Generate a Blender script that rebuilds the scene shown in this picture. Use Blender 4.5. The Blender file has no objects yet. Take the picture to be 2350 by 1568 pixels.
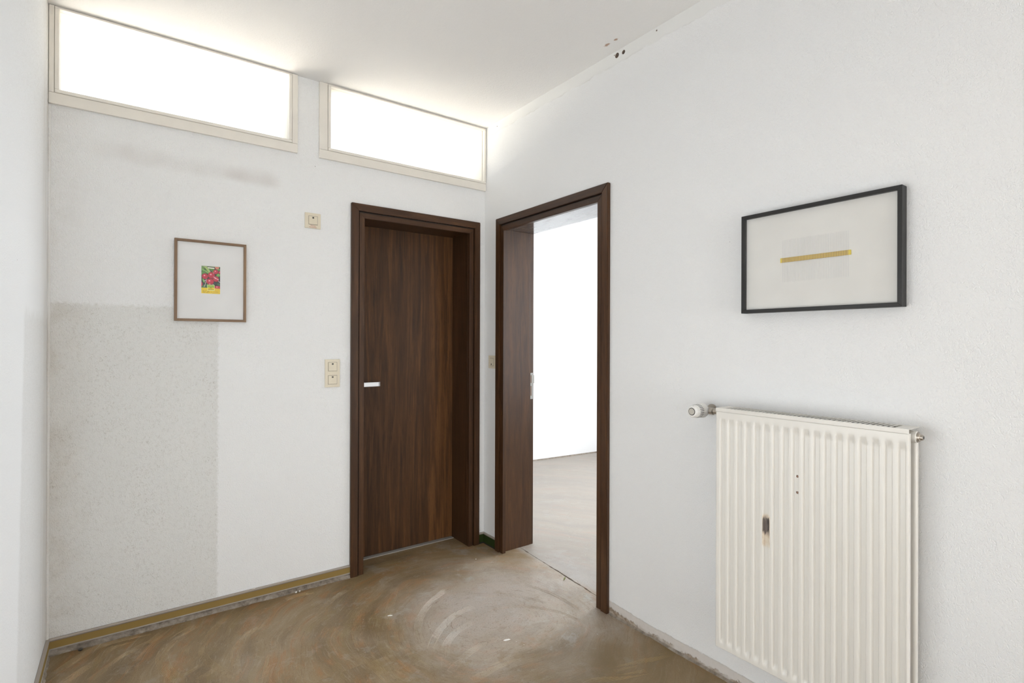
import bpy, bmesh, math, random
from mathutils import Vector, Matrix, noise as mnoise

random.seed(7)
scene = bpy.context.scene
col = scene.collection
R = math.radians

# ------------------------------------------------------------------ camera
F_PX, YAW, PITCH, ROLL = 1211.98, 35.9235, 0.0801, 0.1958
CAM = Vector((-1.84037, -2.84155, 1.28))
a = R(YAW)
fw = Vector((math.sin(a), math.cos(a), 0)); rt = Vector((math.cos(a), -math.sin(a), 0)); up = Vector((0, 0, 1))
p_ = R(PITCH)
fw, up = fw * math.cos(p_) + up * math.sin(p_), up * math.cos(p_) - fw * math.sin(p_)
r_ = R(ROLL)
rt, up = rt * math.cos(r_) + up * math.sin(r_), up * math.cos(r_) - rt * math.sin(r_)
cd = bpy.data.cameras.new('camera')
cd.sensor_width = 36; cd.lens = F_PX / 2350 * 36; cd.clip_start = 0.02
cam = bpy.data.objects.new('camera', cd); col.objects.link(cam)
m = Matrix.Identity(4)
for i in range(3):
    m[i][0] = rt[i]; m[i][1] = up[i]; m[i][2] = -fw[i]; m[i][3] = CAM[i]
cam.matrix_world = m
scene.camera = cam

# ------------------------------------------------------------------ light
SKY, SUN = 1.55, 66.0
HALL_W, LEFT_W, ROOM_W, SOUTH_W = 88.0, 12.5, 82.0, 18.0
world = bpy.data.worlds.new('sky'); scene.world = world
world.use_nodes = True
bg = world.node_tree.nodes['Background']
bg.inputs[0].default_value = (0.93, 0.965, 1.0, 1); bg.inputs[1].default_value = SKY

def area(name, loc, direction, sx, sy, watts, colour):
    l = bpy.data.lights.new(name, 'AREA'); l.shape = 'RECTANGLE'; l.size = sx; l.size_y = sy
    l.energy = watts; l.color = colour
    o = bpy.data.objects.new(name, l); col.objects.link(o)
    o.location = loc
    o.rotation_euler = Vector(direction).to_track_quat('-Z', 'Y').to_euler()
    return o
sun = bpy.data.lights.new('sun', 'SUN'); sun.energy = SUN; sun.angle = R(1.5); sun.color = (1, 0.965, 0.92)
so = bpy.data.objects.new('sun', sun); col.objects.link(so)
so.rotation_euler = Vector((-0.50, 0.50, -1.0)).to_track_quat('-Z', 'Y').to_euler()
so.location = (-4, -4, 8)
# daylight coming in through the hall's own window behind the camera and the next room's window, plus two added fill lamps
area('daylight_hall_window', (-1.0, -7.92, .83), (0, 1, 0), 1.8, 1.5, HALL_W, (0.955, 0.98, 1.0))
area('fill_left_lamp', (-2.24, -1.95, .90), (1, 0, 0), 1.66, 1.16, LEFT_W, (0.955, 0.98, 1.0))  # unseen fill added to even out the right wall
area('daylight_room_window', (2.95, -0.22, 1.60), (-1, 0, 0), 0.9, 1.7, ROOM_W, (0.87, 0.935, 1.0))
area('fill_room_side_lamp', (1.75, -2.52, 1.55), (0, 1, 0), 1.5, 1.7, SOUTH_W, (0.90, 0.95, 1.0))  # unseen fill added to brighten the next room's wall and floor

vs = scene.view_settings
vs.view_transform = 'Standard'; vs.look = 'None'; vs.gamma = 1.0; vs.exposure = 0.10
vs.use_curve_mapping = False
scene.cycles.max_bounces = 10; scene.cycles.diffuse_bounces = 6; scene.cycles.glossy_bounces = 4
scene.cycles.transparent_max_bounces = 8
scene.cycles.caustics_reflective = False; scene.cycles.caustics_refractive = False
scene.cycles.sample_clamp_indirect = 6.0

# ------------------------------------------------------------------ node helpers
class G:
    """small helper to write node graphs"""
    def __init__(s, name):
        s.m = bpy.data.materials.new(name); s.m.use_nodes = True
        s.t = s.m.node_tree; s.n = s.t.nodes; s.n.clear()
        s.out = s.n.new('ShaderNodeOutputMaterial')
        s._pos = None
    def link(s, a_, b_): s.t.links.new(a_, b_)
    def put(s, sock, v):
        if hasattr(v, 'is_output') or isinstance(v, bpy.types.NodeSocket): s.link(v, sock)
        elif isinstance(v, (tuple, list)) and len(v) == 3 and sock.type == 'RGBA': sock.default_value = (*v, 1)
        else: sock.default_value = v
    def pos(s):
        if s._pos is None: s._pos = s.n.new('ShaderNodeTexCoord').outputs['Object']
        return s._pos
    def xyz(s):
        n = s.n.new('ShaderNodeSeparateXYZ'); s.link(s.pos(), n.inputs[0]); return n.outputs
    def map(s, scale=(1, 1, 1), loc=(0, 0, 0), rot=(0, 0, 0), v=None):
        n = s.n.new('ShaderNodeMapping'); s.link(v or s.pos(), n.inputs[0])
        n.inputs['Scale'].default_value = scale; n.inputs['Location'].default_value = loc
        n.inputs['Rotation'].default_value = rot
        return n.outputs[0]
    def noise(s, scale, detail=2, rough=.5, dist=0, v=None, out=0):
        n = s.n.new('ShaderNodeTexNoise'); s.link(v or s.pos(), n.inputs['Vector'])
        n.inputs['Scale'].default_value = scale; n.inputs['Detail'].default_value = detail
        n.inputs['Roughness'].default_value = rough; n.inputs['Distortion'].default_value = dist
        return n.outputs[out]
    def voro(s, scale, v=None, feature='F1', rnd=1.0):
        n = s.n.new('ShaderNodeTexVoronoi'); s.link(v or s.pos(), n.inputs['Vector'])
        n.feature = feature; n.inputs['Scale'].default_value = scale
        if 'Randomness' in n.inputs: n.inputs['Randomness'].default_value = rnd
        return n.outputs
    def mth(s, op, a_, b_=0.0, c_=None, clamp=False):
        n = s.n.new('ShaderNodeMath'); n.operation = op; n.use_clamp = clamp
        s.put(n.inputs[0], a_); s.put(n.inputs[1], b_)
        if c_ is not None: s.put(n.inputs[2], c_)
        return n.outputs[0]
    def ss(s, v, lo, hi, a_=0.0, b_=1.0):
        n = s.n.new('ShaderNodeMapRange'); n.interpolation_type = 'SMOOTHSTEP'
        s.put(n.inputs[0], v); n.inputs[1].default_value = lo; n.inputs[2].default_value = hi
        n.inputs[3].default_value = a_; n.inputs[4].default_value = b_
        return n.outputs[0]
    def mix(s, f, a_, b_, mode='MIX'):
        n = s.n.new('ShaderNodeMix'); n.data_type = 'RGBA'; n.blend_type = mode
        s.put(n.inputs[0], f); s.put(n.inputs[6], a_); s.put(n.inputs[7], b_)
        return n.outputs[2]
    def ramp(s, f, stops):
        n = s.n.new('ShaderNodeValToRGB'); s.put(n.inputs[0], f)
        e = n.color_ramp.elements
        while len(e) < len(stops): e.new(0.5)
        for k, (p, c) in enumerate(stops): e[k].position = p; e[k].color = (*c, 1)
        return n.outputs[0]
    def bump(s, h, strength=.5, dist=.002, normal=None):
        n = s.n.new('ShaderNodeBump'); s.put(n.inputs['Height'], h)
        n.inputs['Strength'].default_value = strength; n.inputs['Distance'].default_value = dist
        if normal is not None: s.link(normal, n.inputs['Normal'])
        return n.outputs[0]
    def bsdf(s, colour, rough=.5, metal=0.0, normal=None, spec=.5, coat=0.0):
        n = s.n.new('ShaderNodeBsdfPrincipled')
        s.put(n.inputs['Base Color'], colour); s.put(n.inputs['Roughness'], rough)
        n.inputs['Metallic'].default_value = metal; s.put(n.inputs['Specular IOR Level'], spec)
        n.inputs['Coat Weight'].default_value = coat; n.inputs['Coat Roughness'].default_value = .08
        if normal is not None: s.link(normal, n.inputs['Normal'])
        s.link(n.outputs[0], s.out.inputs[0]); return s.m
    def box(s, v, lo, hi, soft):
        return s.mth('MULTIPLY', s.ss(v, lo - soft, lo + soft), s.ss(v, hi - soft, hi + soft, 1.0, 0.0))

def mat_plain(name, colour, rough=.5, metal=0.0, spec=.5, grain=0.0):
    g = G(name); nrm = None; c = colour
    if grain:
        h = g.noise(600, 3); nrm = g.bump(h, grain, .0006)
    v = g.noise(14, 3)
    c = g.mix(g.ss(v, .3, .7), tuple(x * .965 for x in colour), colour)
    return g.bsdf(c, rough, metal, nrm, spec)

def relief(g, scale, axis):
    """vermicular relief of painted woodchip plaster, 0..1"""
    big = g.noise(1.6, 2)
    v = g.map(scale=(1.0, 1.0, 0.72), rot=(0.5 if axis == 'x' else 0, 0.5 if axis == 'y' else 0, 0))
    n1 = g.noise(scale, 1.5, .5, 0.9, v=v)
    ridge = g.mth('SUBTRACT', 1.0, g.mth('MULTIPLY', g.mth('ABSOLUTE', g.mth('SUBTRACT', n1, .5)), 4.0), clamp=True)
    fine = g.noise(scale * 2.6, 2, .5, .6)
    h = g.mth('ADD', g.mth('MULTIPLY', ridge, .50), g.mth('MULTIPLY', fine, .70))
    return h, n1, big

CRK_K, CRK_0 = 0.02, 0.088
WALL = (0.862, 0.868, 0.870)
def mat_wall_far():
    g = G('wall_plaster_far'); X, Y, Z = g.xyz()
    h, n1, big = relief(g, 125, 'y')
    wob = g.mth('MULTIPLY', g.mth('SUBTRACT', g.noise(80, 3, .6), .5), .035)
    xw = g.mth('ADD', X, wob); zw = g.mth('ADD', Z, g.mth('MULTIPLY', wob, 1.3))
    stain = g.mth('MULTIPLY', g.ss(xw, -1.506, -1.494, 1, 0), g.ss(zw, 1.425, 1.445, 1, 0))
    # dirt settled in the hollows of the relief
    cl = g.noise(7.0, 4, .65); patch = g.ss(cl, .42, .66)
    thin = g.ss(g.mth('ABSOLUTE', g.mth('SUBTRACT', n1, .44)), .0, .045, 1, 0)
    crev = g.mth('MULTIPLY', g.mth('MULTIPLY', thin, g.ss(g.noise(55, 2, v=g.map(loc=(2, 3, 9))), .42, .56)), g.mth('ADD', g.mth('MULTIPLY', patch, .45), .40))
    left = g.ss(X, -2.10, -1.93, 1, 0)
    above = g.mth('MULTIPLY', g.ss(X, -1.75, -1.45, 1, 0), g.ss(Z, 1.40, 1.60, 1, 0))
    lowdirt = g.mth('MULTIPLY', g.ss(X, -1.5, -1.25, 1, 0), .35)
    dirt = g.mth('MAXIMUM', stain, g.mth('MAXIMUM', g.mth('MULTIPLY', above, .35), g.mth('MULTIPLY', g.ss(X, -2.1, -1.95, 1, 0), .4)))
    c = g.mix(g.mth('MULTIPLY', stain, .8), WALL, (.745, .745, .725))
    c = g.mix(g.mth('MULTIPLY', left, g.mth('MULTIPLY', g.mth('ADD', g.mth('MULTIPLY', stain, .6), .3), g.mth('ADD', g.mth('MULTIPLY', patch, .45), .30))), c, (.62, .585, .535))
    c = g.mix(g.mth('MULTIPLY', g.mth('MULTIPLY', crev, dirt), .62), c, (.38, .35, .30))
    # heat smudge below the window: a soft brownish streak
    zz = g.mth('ADD', Z, g.mth('MULTIPLY', g.mth('SUBTRACT', g.noise(5, 2), .5), .05))
    band = g.mth('MULTIPLY', g.ss(zz, 2.035, 2.078), g.ss(zz, 2.085, 2.15, 1, 0))
    along = g.mth('MULTIPLY', g.ss(X, -2.06, -1.85), g.ss(X, -1.30, -1.20, 1, 0))
    seg = g.mth('ADD', g.mth('MULTIPLY', g.ss(g.noise(4.5, 1, v=g.map(loc=(3.1, 0, 0))), .38, .62), .7), .3)
    c = g.mix(g.mth('MULTIPLY', g.mth('MULTIPLY', band, along), g.mth('MULTIPLY', seg, .42)), c, (.50, .44, .40))
    spots = g.ss(g.voro(9)[0], .012, .03, 1, 0)
    sel = g.ss(g.noise(3.3, 2), .55, .6)
    c = g.mix(g.mth('MULTIPLY', g.mth('MULTIPLY', spots, sel), .55), c, (.2, .16, .12))
    return g.bsdf(c, .85, normal=g.bump(h, .85, .003), spec=.25)

def mat_wall_left():
    g = G('wall_plaster_left'); X, Y, Z = g.xyz()
    h, n1, big = relief(g, 125, 'x')
    wob = g.mth('MULTIPLY', g.mth('SUBTRACT', g.noise(30, 3, .6), .5), .05)
    yw = g.mth('ADD', Y, wob); zw = g.mth('ADD', Z, g.mth('MULTIPLY', wob, 1.2))
    yl = g.mth('ADD', yw, g.mth('MULTIPLY', Z, -.10))
    stain = g.mth('MULTIPLY', g.ss(yl, -.74, -.69), g.ss(zw, 1.34, 1.40, 1, 0))
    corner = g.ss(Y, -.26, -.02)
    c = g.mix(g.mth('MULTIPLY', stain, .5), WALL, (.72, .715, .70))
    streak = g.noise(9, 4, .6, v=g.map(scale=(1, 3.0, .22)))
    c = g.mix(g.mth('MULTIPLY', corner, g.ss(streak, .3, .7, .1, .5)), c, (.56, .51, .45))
    thin = g.ss(g.mth('ABSOLUTE', g.mth('SUBTRACT', n1, .44)), .0, .04, 1, 0)
    top = g.mth('MULTIPLY', g.ss(Z, 1.5, 2.3), g.ss(Y, -1.2, -.2))
    c = g.mix(g.mth('MULTIPLY', thin, g.mth('ADD', g.mth('MULTIPLY', stain, .25), g.mth('MULTIPLY', top, .35))), c, (.45, .43, .38))
    spots = g.ss(g.voro(10)[0], .012, .03, 1, 0)
    c = g.mix(g.mth('MULTIPLY', g.mth('MULTIPLY', spots, g.ss(g.noise(3.1, 2), .48, .56)), .6), c, (.15, .12, .1))
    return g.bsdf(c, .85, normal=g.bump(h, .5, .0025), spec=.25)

def mat_wall_right():
    g = G('wall_plaster_right'); X, Y, Z = g.xyz()
    h, n1, big = relief(g, 145, 'x')
    # smooth edge strip under the ceiling where the paper stops short
    wv = g.mth('ADD', Z, g.mth('MULTIPLY', g.mth('SUBTRACT', g.noise(16, 3), .5), .035))
    strip = g.ss(wv, 2.578, 2.590)
    seam = g.box(wv, 2.582, 2.586, .003)
    c = g.mix(g.mth('MULTIPLY', strip, .5), WALL, (.755, .755, .73))
    c = g.mix(g.mth('MULTIPLY', seam, g.ss(g.noise(9, 2), .45, .65, 0, .35)), c, (.5, .48, .44))
    # raw strip along the floor where a skirting was pulled off
    yb = g.mth('MULTIPLY', g.ss(Y, -1.35, -1.08), .012)
    n_ = g.noise(26, 5, .7)
    zb = g.mth('ADD', g.mth('SUBTRACT', Z, yb), g.mth('MULTIPLY', g.mth('SUBTRACT', n_, .5), .022))
    grey = g.ss(zb, .046, .052, 1, 0)
    nz = g.mth('ADD', Z, g.mth('MULTIPLY', g.mth('SUBTRACT', g.noise(34, 5, .75), .5), .06))
    raw = g.mth('MULTIPLY', g.ss(g.mth('SUBTRACT', nz, yb), .014, .020, 1, 0), grey)
    raw = g.mth('MULTIPLY', raw, g.mth('MAXIMUM', g.ss(Y, -1.34, -1.22), g.ss(g.noise(6, 2, v=g.map(scale=(1, 1, .1))), .44, .54)))
    c = g.mix(grey, c, g.mix(n_, (.60, .56, .52), (.70, .67, .64)))
    rawc = g.mix(g.ss(g.noise(60, 4), .35, .65), (.24, .18, .125), (.44, .37, .30))
    c = g.mix(raw, c, rawc)
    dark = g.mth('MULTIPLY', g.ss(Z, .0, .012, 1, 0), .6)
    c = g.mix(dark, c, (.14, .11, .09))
    spots = g.ss(g.voro(12)[0], .012, .03, 1, 0)
    c = g.mix(g.mth('MULTIPLY', g.mth('MULTIPLY', spots, g.ss(g.noise(3.7, 2), .56, .62)), .5), c, (.25, .2, .16))
    smooth = g.mth('MAXIMUM', strip, grey)
    hh = g.mth('MULTIPLY', h, g.mth('SUBTRACT', 1.0, g.mth('MULTIPLY', smooth, .85)))
    hh = g.mth('SUBTRACT', hh, g.mth('ADD', g.mth('MULTIPLY', grey, .3), g.mth('MULTIPLY', raw, g.mth('ADD', g.noise(70, 4), .4))))
    return g.bsdf(c, .85, normal=g.bump(hh, .62, .0027), spec=.25)

def mat_wall_plain(name, colour=WALL):
    g = G(name)
    h, n1, big = relief(g, 95, 'y')
    return g.bsdf(g.mix(g.noise(3, 2), tuple(x * .97 for x in colour), colour), .85, normal=g.bump(h, .4, .002), spec=.25)

def mat_ceiling():
    g = G('ceiling_plaster'); X, Y, Z = g.xyz()
    n = g.noise(170, 2, .6, .3); h = g.mth('ADD', n, g.mth('MULTIPLY', g.noise(60, 2), .5))
    c = g.mix(g.noise(2.2, 2), (.845, .84, .83), (.865, .862, .855))
    for (cx, cy, s_) in ((-.0738, -1.1368, .013), (-.0727, -1.1894, .010)):
        d = g.mth('SQRT', g.mth('ADD', g.mth('POWER', g.mth('SUBTRACT', X, cx), 2), g.mth('POWER', g.mth('MULTIPLY', g.mth('SUBTRACT', Y, cy), .6), 2)))
        d = g.mth('ADD', d, g.mth('MULTIPLY', g.mth('SUBTRACT', g.noise(120, 3, .7), .5), .02))
        c = g.mix(g.mth('MULTIPLY', g.ss(d, s_ * .35, s_ * .8, 1, 0), .85), c, (.42, .25, .16))
    return g.bsdf(c, .9, normal=g.bump(h, .55, .0022), spec=.2)

def mat_floor(name='screed_with_glue_residue', ridge=False):
    g = G(name); X, Y, Z = g.xyz()
    # direction of the trowel swings: polar coordinates about the swing centre in front of the door
    dx = g.mth('ADD', X, .50); dy = g.mth('ADD', Y, .80)
    rad = g.mth('SQRT', g.mth('ADD', g.mth('MULTIPLY', dx, dx), g.mth('MULTIPLY', dy, dy)))
    ang = g.mth('ARCTAN2', dy, dx)
    pol = g.n.new('ShaderNodeCombineXYZ')
    g.put(pol.inputs[0], g.mth('MULTIPLY', rad, 5.5)); g.put(pol.inputs[1], g.mth('MULTIPLY', ang, .75)); g.put(pol.inputs[2], g.mth('MULTIPLY', X, .25))
    wob = g.n.new('ShaderNodeVectorMath'); wob.operation = 'ADD'
    nz = g.n.new('ShaderNodeTexNoise'); g.link(g.pos(), nz.inputs['Vector']); nz.inputs['Scale'].default_value = 2.2
    sc_ = g.n.new('ShaderNodeVectorMath'); sc_.operation = 'SCALE'; g.link(nz.outputs[1], sc_.inputs[0]); sc_.inputs['Scale'].default_value = 1.1
    g.link(pol.outputs[0], wob.inputs[0]); g.link(sc_.outputs[0], wob.inputs[1])
    P = wob.outputs[0]
    s1 = g.noise(1.5, 5, .62, v=P); s2 = g.noise(3.4, 6, .66, v=g.map(loc=(4, 7, 1), v=P)); s3 = g.noise(11, 5, .7, v=g.map(loc=(9, 2, 5), v=P))
    big = g.noise(1.7, 4, .6, v=g.map(loc=(2.3, .4, 0))); mid = g.noise(5, 5, .65)
    c = g.ramp(s1, [(.25, (.135, .083, .034)), (.42, (.180, .121, .055)), (.56, (.240, .165, .082)), (.75, (.310, .238, .148))])
    c = g.mix(g.mth('MULTIPLY', g.ss(s2, .50, .66), .75), c, (.30, .140, .042))      # orange rust-coloured glue
    c = g.mix(g.mth('MULTIPLY', g.ss(g.noise(2.6, 5, .65, v=g.map(loc=(7, 1, 3), v=P)), .5, .7), .6), c, (.225, .157, .056))   # ochre
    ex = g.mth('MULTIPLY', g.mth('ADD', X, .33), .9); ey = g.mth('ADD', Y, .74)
    swept = g.ss(g.mth('SQRT', g.mth('ADD', g.mth('MULTIPLY', ex, ex), g.mth('MULTIPLY', ey, ey))), .05, .95, 1, 0)  # scraped patch before the doorway, also carrying its light in the colour
    grey_lit_zone = g.mth('ADD', g.mth('MULTIPLY', big, .55), g.mth('ADD', g.mth('MULTIPLY', mid, .35), g.mth('MULTIPLY', swept, .36)))
    c = g.mix(g.mth('MULTIPLY', g.ss(grey_lit_zone, .46, .92), .80), c, (.51, .46, .415))  # bare grey screed, made paler with the doorway light put into it
    blue = g.ss(g.noise(4.2, 5, .6, v=g.map(loc=(1, 5, 2))), .60, .70)
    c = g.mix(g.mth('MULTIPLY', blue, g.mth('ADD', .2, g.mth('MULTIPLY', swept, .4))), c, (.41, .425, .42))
    c = g.mix(g.mth('MULTIPLY', g.ss(s3, .56, .70), .28), c, (.46, .40, .32))          # pale scraped streaks
    c = g.mix(g.mth('MULTIPLY', g.ss(s3, .30, .40, 1, 0), .45), c, (.15, .078, .03))   # dark brown streaks
    fine = g.noise(150, 4, .75)
    s4 = g.noise(27, 4, .7, v=g.map(scale=(1, .16, .3), loc=(3, 8, 2), v=P)); s5 = g.noise(9, 8, .72, v=g.map(loc=(6, 1, 7)))
    c = g.mix(g.mth('MULTIPLY', g.ss(s4, .57, .66), .22), c, (.46, .40, .31))
    c = g.mix(g.mth('MULTIPLY', g.ss(s4, .34, .42, 1, 0), .42), c, (.15, .082, .034))
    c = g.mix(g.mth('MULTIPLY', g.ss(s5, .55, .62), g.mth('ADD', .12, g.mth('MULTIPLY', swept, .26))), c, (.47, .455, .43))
    c = g.mix(g.mth('MULTIPLY', g.ss(s5, .36, .43, 1, 0), .35), c, (.235, .155, .075))
    c = g.mix(.5, c, g.mix(g.ss(fine, .3, .7), tuple([.72] * 3), (1.12, 1.1, 1.08)), 'MULTIPLY') if False else g.mix(g.mth('MULTIPLY', g.ss(fine, .50, .68), .40), c, (.17, .105, .05))
    gr = g.noise(420, 2, .6); c = g.mix(g.mth('MULTIPLY', g.ss(gr, .52, .70), .30), c, (.52, .46, .38))
    # the next room's screed was scraped cleaner
    clean = g.mth('MULTIPLY', g.ss(X, .08, .13), .55)
    c = g.mix(clean, c, (.37, .36, .35))
    # hairline settlement crack in front of the closed door
    lw = g.mth('ADD', g.mth('SUBTRACT', Y, g.mth('MULTIPLY', g.mth('ADD', X, .46), CRK_K)), g.mth('MULTIPLY', g.mth('SUBTRACT', g.noise(22, 4, .6), .5), .03))
    crk = g.mth('MULTIPLY', g.ss(g.mth('ABSOLUTE', g.mth('SUBTRACT', lw, CRK_0)), .0008, .0022, 1, 0), g.box(X, -.80, -.26, .05))
    c = g.mix(g.mth('MULTIPLY', crk, g.ss(g.noise(13, 3), .40, .52)), c, (.07, .05, .035))
    # edge of an old floor patch (straight joint) and darkening by the right wall
    pits = g.ss(g.voro(62)[0], .06, .16, 1, 0); psel = g.ss(g.noise(16, 3), .46, .56)
    pitm = g.mth('MULTIPLY', pits, psel)
    c = g.mix(g.mth('MULTIPLY', pitm, .75), c, (.09, .065, .045))
    fl = g.ss(g.voro(40, v=g.map(loc=(.3, .7, 0)))[0], .05, .12, 1, 0); fs = g.ss(g.noise(9, 3, v=g.map(loc=(5, 5, 5))), .61, .68)
    flm = g.mth('MULTIPLY', fl, fs)
    c = g.mix(g.mth('MULTIPLY', flm, .8), c, (.78, .77, .75))
    deep = g.mth('MULTIPLY', g.ss(X, -.75, -.25), g.ss(g.mth('ADD', Y, g.mth('MULTIPLY', X, .35)), -1.20, -1.42))  # dark ochre by the right wall, with shade beside the doorway painted in
    deep = g.mth('MULTIPLY', deep, g.ss(s1, .30, .62, .9, .45))
    c = g.mix(deep, c, (.185, .125, .050))
    if ridge:
        k = g.ss(g.noise(10, 4, .65), .34, .60)
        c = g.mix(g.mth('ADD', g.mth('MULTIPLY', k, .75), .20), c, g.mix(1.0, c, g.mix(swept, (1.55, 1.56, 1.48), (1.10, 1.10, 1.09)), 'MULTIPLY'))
    h = g.mth('ADD', g.mth('MULTIPLY', s3, .5), g.mth('ADD', g.mth('MULTIPLY', fine, .4), g.mth('MULTIPLY', gr, .25)))
    h = g.mth('SUBTRACT', h, g.mth('MULTIPLY', pitm, .8))
    ro = g.mth('ADD', .33, g.mth('MULTIPLY', fine, .22))
    return g.bsdf(c, ro, normal=g.bump(h, .35, .0015), spec=.5)

def mat_wood(name, axis, dark=(.026, .0110, .0048), light=(.098, .043, .0165), rough=.30, seed=0, figure=1.0, coat=0.0, spec=.36):
    g = G(name)
    st = {'x': (.055, 1, 1), 'y': (1, .055, 1), 'z': (1, 1, .055)}[axis]
    v = g.map(scale=st, loc=(seed, seed * .7, seed * 1.3))
    wv = g.noise(3.2, 3, .55, v=v)
    n1 = g.noise(24, 5, .62, .8 * figure, v=v)
    n2 = g.noise(110, 3, .65, .3, v=v)
    n3 = g.noise(340, 2, .6, v=v)
    rings = g.mth('SINE', g.mth('MULTIPLY', g.mth('ADD', g.noise(5.5, 2, .5, .5, v=v), g.mth('MULTIPLY', n1, .18)), 70.0))
    t = g.mth('ADD', g.mth('MULTIPLY', n1, .40), g.mth('ADD', g.mth('MULTIPLY', n2, .30), g.mth('ADD', g.mth('MULTIPLY', wv, .40), g.mth('MULTIPLY', rings, .035 * figure))))
    mid = tuple((x + y) * .42 for x, y in zip(dark, light))
    c = g.ramp(t, [(.34, dark), (.54, mid), (.74, light)])
    c = g.mix(g.mth('MULTIPLY', g.ss(n3, .56, .72), .45), c, tuple(x * .55 for x in dark))
    return g.bsdf(c, g.mth('ADD', rough, g.mth('MULTIPLY', n2, .12)), normal=None if coat else g.bump(n3, .06, .0005), spec=spec, coat=coat)

def mat_glass(name, ior=1.45, tint=(1, 1, 1)):
    g = G(name)
    fr = g.n.new('ShaderNodeFresnel'); fr.inputs[0].default_value = ior
    tr = g.n.new('ShaderNodeBsdfTransparent'); tr.inputs[0].default_value = (*tint, 1)
    gl = g.n.new('ShaderNodeBsdfGlossy'); gl.inputs['Roughness'].default_value = .015
    mx = g.n.new('ShaderNodeMixShader')
    ge = g.n.new('ShaderNodeNewGeometry')
    g.link(g.mth('MULTIPLY', fr.outputs[0], g.mth('SUBTRACT', 1.0, ge.outputs['Backfacing'])), mx.inputs[0]); g.link(tr.outputs[0], mx.inputs[1]); g.link(gl.outputs[0], mx.inputs[2])
    g.link(mx.outputs[0], g.out.inputs[0]); return g.m

def mat_radiator():
    g = G('radiator_enamel'); X, Y, Z = g.xyz()
    c = g.mix(g.noise(5, 2), (.775, .75, .70), (.795, .775, .73))
    rust = (.17, .085, .045)
    # two old screw holes in the enamel
    for z0 in (.8525, .801):
        d = g.mth('SQRT', g.mth('ADD', g.mth('POWER', g.mth('ADD', Y, 2.0073), 2), g.mth('POWER', g.mth('SUBTRACT', Z, z0), 2)))
        d2 = g.mth('ADD', d, g.mth('MULTIPLY', g.mth('SUBTRACT', g.noise(220, 2), .5), .003))
        c = g.mix(g.ss(d2, .0036, .0048, 1, 0), c, (.075, .04, .025))
        c = g.mix(g.ss(d, .0018, .0028, 1, 0), c, (.33, .17, .10))
    # chipped patch: bare dark steel with ragged ends, yellowed primer round it
    w = g.mth('MULTIPLY', g.mth('SUBTRACT', g.noise(420, 3, .7, v=g.map(scale=(1, 1, .03))), .5), .07)
    zt = g.mth('ADD', Z, w)
    chip = g.mth('MULTIPLY', g.box(g.mth('ADD', Y, g.mth('MULTIPLY', w, .03)), -1.9195, -1.8965, .0008), g.box(zt, .640, .690, .002))
    prim = g.mth('MULTIPLY', g.box(Y, -1.9215, -1.8945, .002), g.box(g.mth('ADD', Z, g.mth('MULTIPLY', w, .5)), .597, .702, .006))
    c = g.mix(g.mth('MULTIPLY', prim, .62), c, g.mix(g.ss(g.noise(60, 3), .35, .65), (.74, .63, .47), (.62, .46, .30)))
    c = g.mix(chip, c, g.mix(g.ss(g.noise(90, 3, v=g.map(scale=(1, 1, .2))), .4, .65), (.055, .045, .04), (.16, .13, .115)))
    nicks = g.ss(g.voro(16)[0], .01, .025, 1, 0)
    c = g.mix(g.mth('MULTIPLY', g.mth('MULTIPLY', nicks, g.ss(g.noise(3.9, 2), .58, .62)), .5), c, (.45, .38, .30))
    return g.bsdf(c, g.mth('ADD', .30, g.mth('MULTIPLY', chip, .1)), normal=g.bump(g.mth('SUBTRACT', g.noise(90, 2), chip), .05, .0008), spec=.5)

M = {}
M['wall_far'] = mat_wall_far(); M['wall_left'] = mat_wall_left(); M['wall_right'] = mat_wall_right()
M['wall_room'] = mat_wall_plain('wall_plaster_room', (.84, .845, .85)); M['wall_out'] = mat_wall_plain('outside_render', (.74, .72, .68))
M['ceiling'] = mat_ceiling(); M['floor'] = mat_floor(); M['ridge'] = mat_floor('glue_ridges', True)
M['wood_z'] = mat_wood('walnut_upright', 'z'); M['wood_x'] = mat_wood('walnut_across_far', 'x', seed=3); M['wood_y'] = mat_wood('walnut_across_right', 'y', seed=5)
M['lining_top'] = mat_wood('walnut_lacquered_soffit', 'y', seed=5, coat=1.0, rough=.2)
M['leaf'] = mat_wood('walnut_door_leaf', 'z', dark=(.027, .0120, .0046), light=(.155, .066, .0205), seed=11, figure=1.4, rough=.42, spec=.25)
M['frame_wood'] = mat_wood('frame_walnut', 'z', dark=(.19, .115, .068), light=(.32, .21, .13), seed=2, rough=.5)
M['frame_wood_x'] = mat_wood('frame_walnut_across', 'x', dark=(.19, .115, .068), light=(.32, .21, .13), seed=4, rough=.5)
M['frame_black'] = mat_plain('frame_black', (.014, .0135, .013), .5)
M['cream'] = mat_plain('window_paint', (.79, .755, .69), .45)
M['plastic'] = mat_plain('cream_plastic', (.72, .655, .52), .35)
M['dark'] = mat_plain('dark_plastic', (.03, .028, .024), .4)
M['groove'] = mat_plain('shadow_gap', (.012, .008, .006), .8)
M['alu'] = mat_plain('brushed_aluminium', (.80, .81, .83), .5, .9)
M['nickel'] = mat_plain('nickel', (.50, .455, .40), .35, 1.0)
M['plate'] = mat_plain('zinc_plate', (.40, .39, .37), .55, .2)
M['mortise'] = mat_plain('raw_wood_mortise', (.20, .085, .03), .7)
M['paper'] = mat_plain('white_paper', (.80, .80, .795), .9, spec=.1)
M['card'] = mat_plain('ivory_card', (.815, .805, .77), .9, spec=.1)
M['glass'] = mat_glass('clear_glass'); M['pane'] = mat_glass('window_glass', 1.45, (.98, .985, .98))
M['radiator'] = mat_radiator(); M['rad_plain'] = mat_plain('enamel_plain', (.78, .755, .705), .32)
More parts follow.
